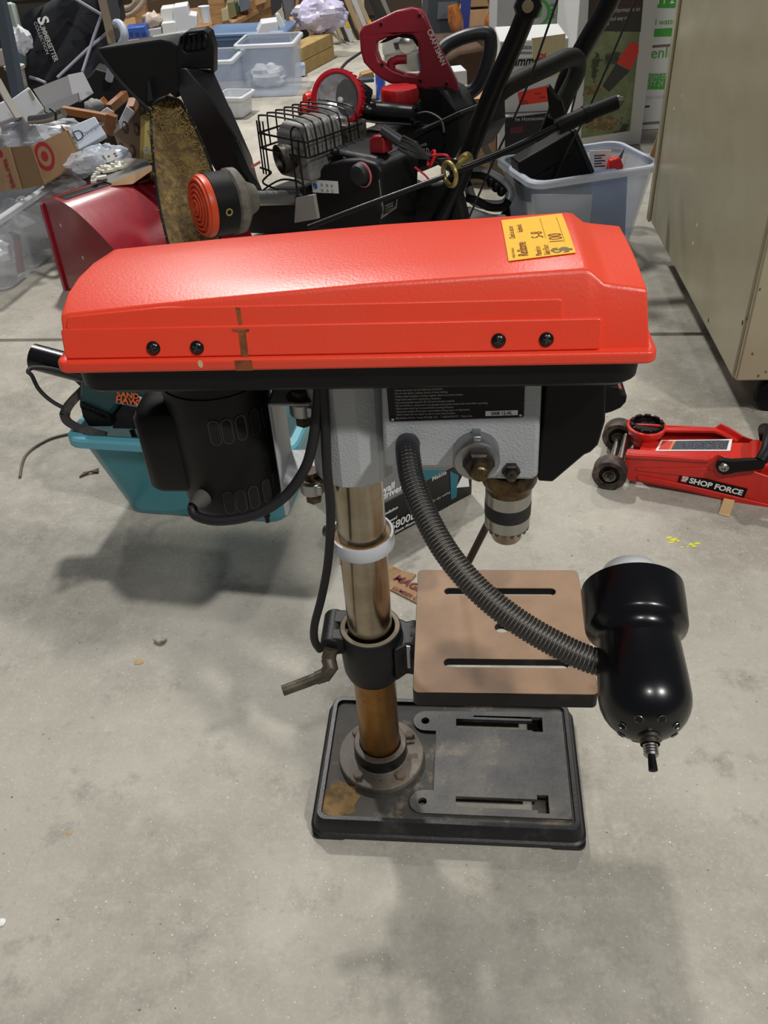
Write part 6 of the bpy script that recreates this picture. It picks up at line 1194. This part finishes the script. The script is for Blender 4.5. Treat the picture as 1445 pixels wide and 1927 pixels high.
q = P_(572, 62); g = G(); g.prism([(q[0]+.026*math.sin(2*PI*k/16)*(1 if math.cos(2*PI*k/16) < 0 else 1-math.cos(2*PI*k/16)*.9), q[1]+.038*math.cos(2*PI*k/16)) for k in range(16)], .0005, .002, m=P_.M); obj('drop_mark', g, M_blk3, o)
g = G(); lump(g, at(602, 28, 5.2), .14, .08, .08, 77, 44, .15, rows=24); obj('plastic_bag', g, mat('pale violet bag', '#b9b4cc', .25, bump=.8, bscale=18), loc=at(602, 50, 5.2), label='pale plastic bag with violet print on the drop carton', cat='plastic bag', angle=18)
M_pan = [mat('panel cream', '#a2957d', .6), mat('panel dark', '#26241f', .6), mat('panel white', '#b5b5b4', .5), mat('panel black', '#1b1b1c', .5), mat('panel tan', '#a08a66', .6), mat('panel grey', '#7f7d78', .5)]
LPN = (('cream edged', 612, 0), ('dark wooden', 622, 1), ('white mounted', 632, 2), ('black', 644, 3), ('tan', 654, 4), ('pale grey', 668, 2), ('wide cream', 676, 0), ('black edged', 700, 3), ('dark brown', 712, 1), ('slate grey', 722, 5))
for i, (nm, x, k) in enumerate(LPN):
    LAST = far('leaning_panel', nm+' panel, %s from the left in the leaning row' % ('first', 'second', 'third', 'fourth', 'fifth', 'sixth', 'seventh', 'eighth', 'ninth', 'tenth')[i], 'panel', [(x+36, 72+i % 2*8), (x+28, 74+i % 3*4), (x-16, -20), (x-5, -20)], 5.50+.06*i, .02, M_pan[k], 'leaning panels in the aisle', xd=(1, .3, 0))
    if i in (2, 6): o_, P_ = LAST; P_.tag('yellow_band', [(x+14, 38), (x+21, 37), (x+27, 51), (x+20, 52)], mat('yellow band', '#d2a621', .5), o_, .001)
far('metal_sheet', 'tall grey metal sheet standing left of the drop carton', 'panel', [(540, 48), (528, -20), (552, -20), (556, 36)], 5.6, .02, mat('grey sheet metal', '#6d7177', .4, .4)); far('dark_bag', 'dark grey bag hanging at the shelf end', 'bag', [(512, 30), (508, -20), (530, -20), (530, 14)], 5.4, .06, mat('dark grey cloth', '#2a2b30', .8)); far('timber_strip', 'light timber strip leaning left of the drop carton', 'timber', [(552, 45), (560, -20), (566, -20), (556, 44)], 5.5, .02, M_wood)
far('slanted_plank', 'pale plank lying slanted on the floor by the drop carton', 'plank', [(646, 84), (614, 56), (620, 52), (654, 82)], 5.6, .03, mat('grey plank', '#9b9285', .7)); far('low_carton', 'low brown carton under the leaning panels', 'carton', [(648, 80), (646, 58), (690, 54), (692, 78)], 5.75, .2, M_card)
# machine seen through the hedge trimmer handle
so = fl(755, 152); t = thing('sewing_machine', 'grey white machine with chrome parts seen through the hedge trimmer handle', 'machine', so+Vector((0, .2, 0)), 0, world=True); SWP = Plane(so+Vector((0, .2, 0)), Vector((1, 0, 0)))
M_swm = mat('grey white enamel', '#9d9c96', .4)
g = SWP.slab([(722, 152), (725, 105), (742, 98), (800, 92), (806, 150)], .15); obj('base', g, M_swm, t, bevel=.01); g = SWP.slab([(720, 105), (722, 72), (805, 58), (806, 92), (752, 100)], .10, .01); obj('arm', g, M_swm, t, bevel=.01)
g = G(); q = SWP.p(765, 82)+SWP.n*.02; g.lathe([(0, .012), (.020, .010), (.040, 0), (.036, -.01)], 20, axis(q, q+SWP.n)); obj('chrome_dial', g, M_steel, t); g = SWP.slab([(740, 80), (752, 78), (756, 90), (744, 92)], .0, .02); obj('dark_fitting', g, M_blk3, t); g = SWP.slab([(785, 100), (806, 96), (806, 145), (790, 148)], -.0, .02); obj('blue_part', g, mat('navy plastic', '#2a3358', .5), t)
g = G(); q = at(714, 118, 4.2); g.lathe([(.022, 0), (.022, .13), (.012, .14), (0, .141)], 18, Matrix.Translation((q.x, q.y, 0))); obj('blue_can', g, mat('blue can', '#2448b8', .35, col2='#9db4e8', nscale=18), loc=(q.x, q.y, 0), label='blue spray can on the floor seen through the hedge trimmer handle', cat='can')
far('wood_offcut', 'orange-brown wood offcut on the floor left of the hedge trimmer', 'wood', [(677, 150), (680, 140), (702, 134), (705, 146)], 4.2, .06, M_wood); far('dark_offcut', 'dark slate block under the orange-brown offcut', 'block', [(676, 157), (676, 150), (704, 148), (704, 155)], 4.15, .06, mat('dark slate', '#2d3a45', .6))
# things behind the hedge trimmer on the right
o, P_ = far('grey_backpack', 'dark grey bag with a blue side standing behind the hedge trimmer', 'bag', [(802, 62), (806, -20), (866, -20), (864, 60), (806, 68)], 4.9, .15, mat('slate cloth', '#33383f', .8)); P_.tag('pale_panel', [(822, 36), (824, 4), (860, 2), (858, 34)], mat('slate print', '#565c64', .7), o, .002); P_.tag('blue_side', [(864, 58), (868, -20), (888, -20), (882, 56)], mat('royal blue cloth', '#27357e', .7), o, .001)
far('stacked_carton', 'brown carton stacked behind the golden chair leg', 'carton', [(870, 62), (872, 20), (922, 16), (922, 60)], 5.3, .25, M_card); far('stacked_carton', 'upper brown carton behind the grey bag', 'carton', [(884, 14), (886, -20), (924, -20), (922, 12)], 5.3, .25, mat('kraft light', '#8f7450', .85)); far('red_band_board', 'dark board with a red edge under the brown cartons', 'board', [(870, 78), (868, 66), (930, 62), (930, 74)], 5.25, .1, mat('dark red edge', '#5a1f1a', .7))
M_gold = mat('golden varnished wood', '#a3622a', .25, col2='#7d4518', nscale=14, coat=.5)
for i, (pts, lb) in enumerate((([(912, 118, 4.9), (916, 80, 4.9), (924, 45, 4.9), (930, 20, 4.9), (925, -20, 4.9)], 'glossy golden turned chair leg left of the near handlebar'), ([(872, 122, 4.8), (864, 75, 4.8), (858, 45, 4.8), (852, 10, 4.8)], 'duller golden chair leg under the grey bag'))):
    g = G(); P3 = cr([at(*p) for p in pts], 6); g.tube(P3, [.032+.005*math.sin(k*.6) for k in range(len(P3))], 14); obj('chair_leg', g, M_gold, loc=at(*pts[0]), label=lb, cat='chair leg')
for i, (x, Y, w, h, cl, lb) in enumerate(((740, 6.2, .35, .5, '#3a2f25', 'dark brown crate far behind the leaning panels'), (905, 6.3, .5, .5, '#2c231b', 'dark shelf unit far behind the golden chair leg'), (590, 6.6, .4, .5, '#4a3625', 'brown crate far behind the pale plastic bag'), (300, 6.9, .9, .5, '#2b221b', 'dark crate far behind the white shelf cartons'), (60, 6.2, 1.0, .6, '#2a251f', 'dark crate far behind the black bag'))):
    p = at(x, 20, Y); p.z = 0; g = G(); g.bx(p.x-w/2, p.x+w/2, p.y, p.y+.3, 0, h)
    for k in range(3): g.bx(p.x-w/2-.005, p.x+w/2+.005, p.y-.012, p.y, .05+k*h/3, .05+k*h/3+h*.2)
    obj('far_crate', g, mat('crate '+cl, cl, .9), loc=p, label=lb, cat='crate')
# black slab coloured as background darkness, and the thing the white boxes lean on
o, P_ = far('dark_background_slab', 'black slab standing in for the dark background under the deflector', 'backdrop', [(120, 240), (130, 190), (180, 130), (250, 150), (300, 200), (300, 300), (130, 300)], 2.95, .10, mat('background darkness', '#0b0b0c', .7))
c = at(90, 240, 2.75); g = G(); g.bx(c.x-.35, c.x+.25, c.y+.02, c.y+.17, 0, c.z-.03); obj('support_crate', g, mat('dull brown crate', '#4b4037', .9), loc=(c.x, c.y, 0), label='dull brown crate carrying the white cartons at the left', cat='crate', bevel=.006)
c = at(60, 150, 3.3); g = G(); g.bx(c.x-.4, c.x+.4, c.y, c.y+.3, 0, c.z+.05); obj('support_crate', g, MATS['dull brown crate'], loc=(c.x, c.y, 0), label='dull brown crate behind the black bag', cat='crate', bevel=.006)
far('brown_sack', 'dark brown paper sack on the floor behind the hedge trimmer handle', 'sack', [(835, 228), (838, 112), (862, 96), (912, 88), (925, 110), (922, 225)], 3.7, .2, mat('dark kraft', '#4a3524', .9, col2='#2c2018', nscale=8), bevel=.015)
far('white_carton', 'small white carton in front of the brown sack', 'carton', [(846, 242), (850, 135), (878, 132), (884, 240)], 3.5, .1, M_pap)
far('timber_step', 'dark timber step on the floor under the golden chair leg', 'timber', [(800, 100), (800, 78), (935, 70), (935, 95)], 4.7, .2, mat('dark timber', '#4b3a29', .8))
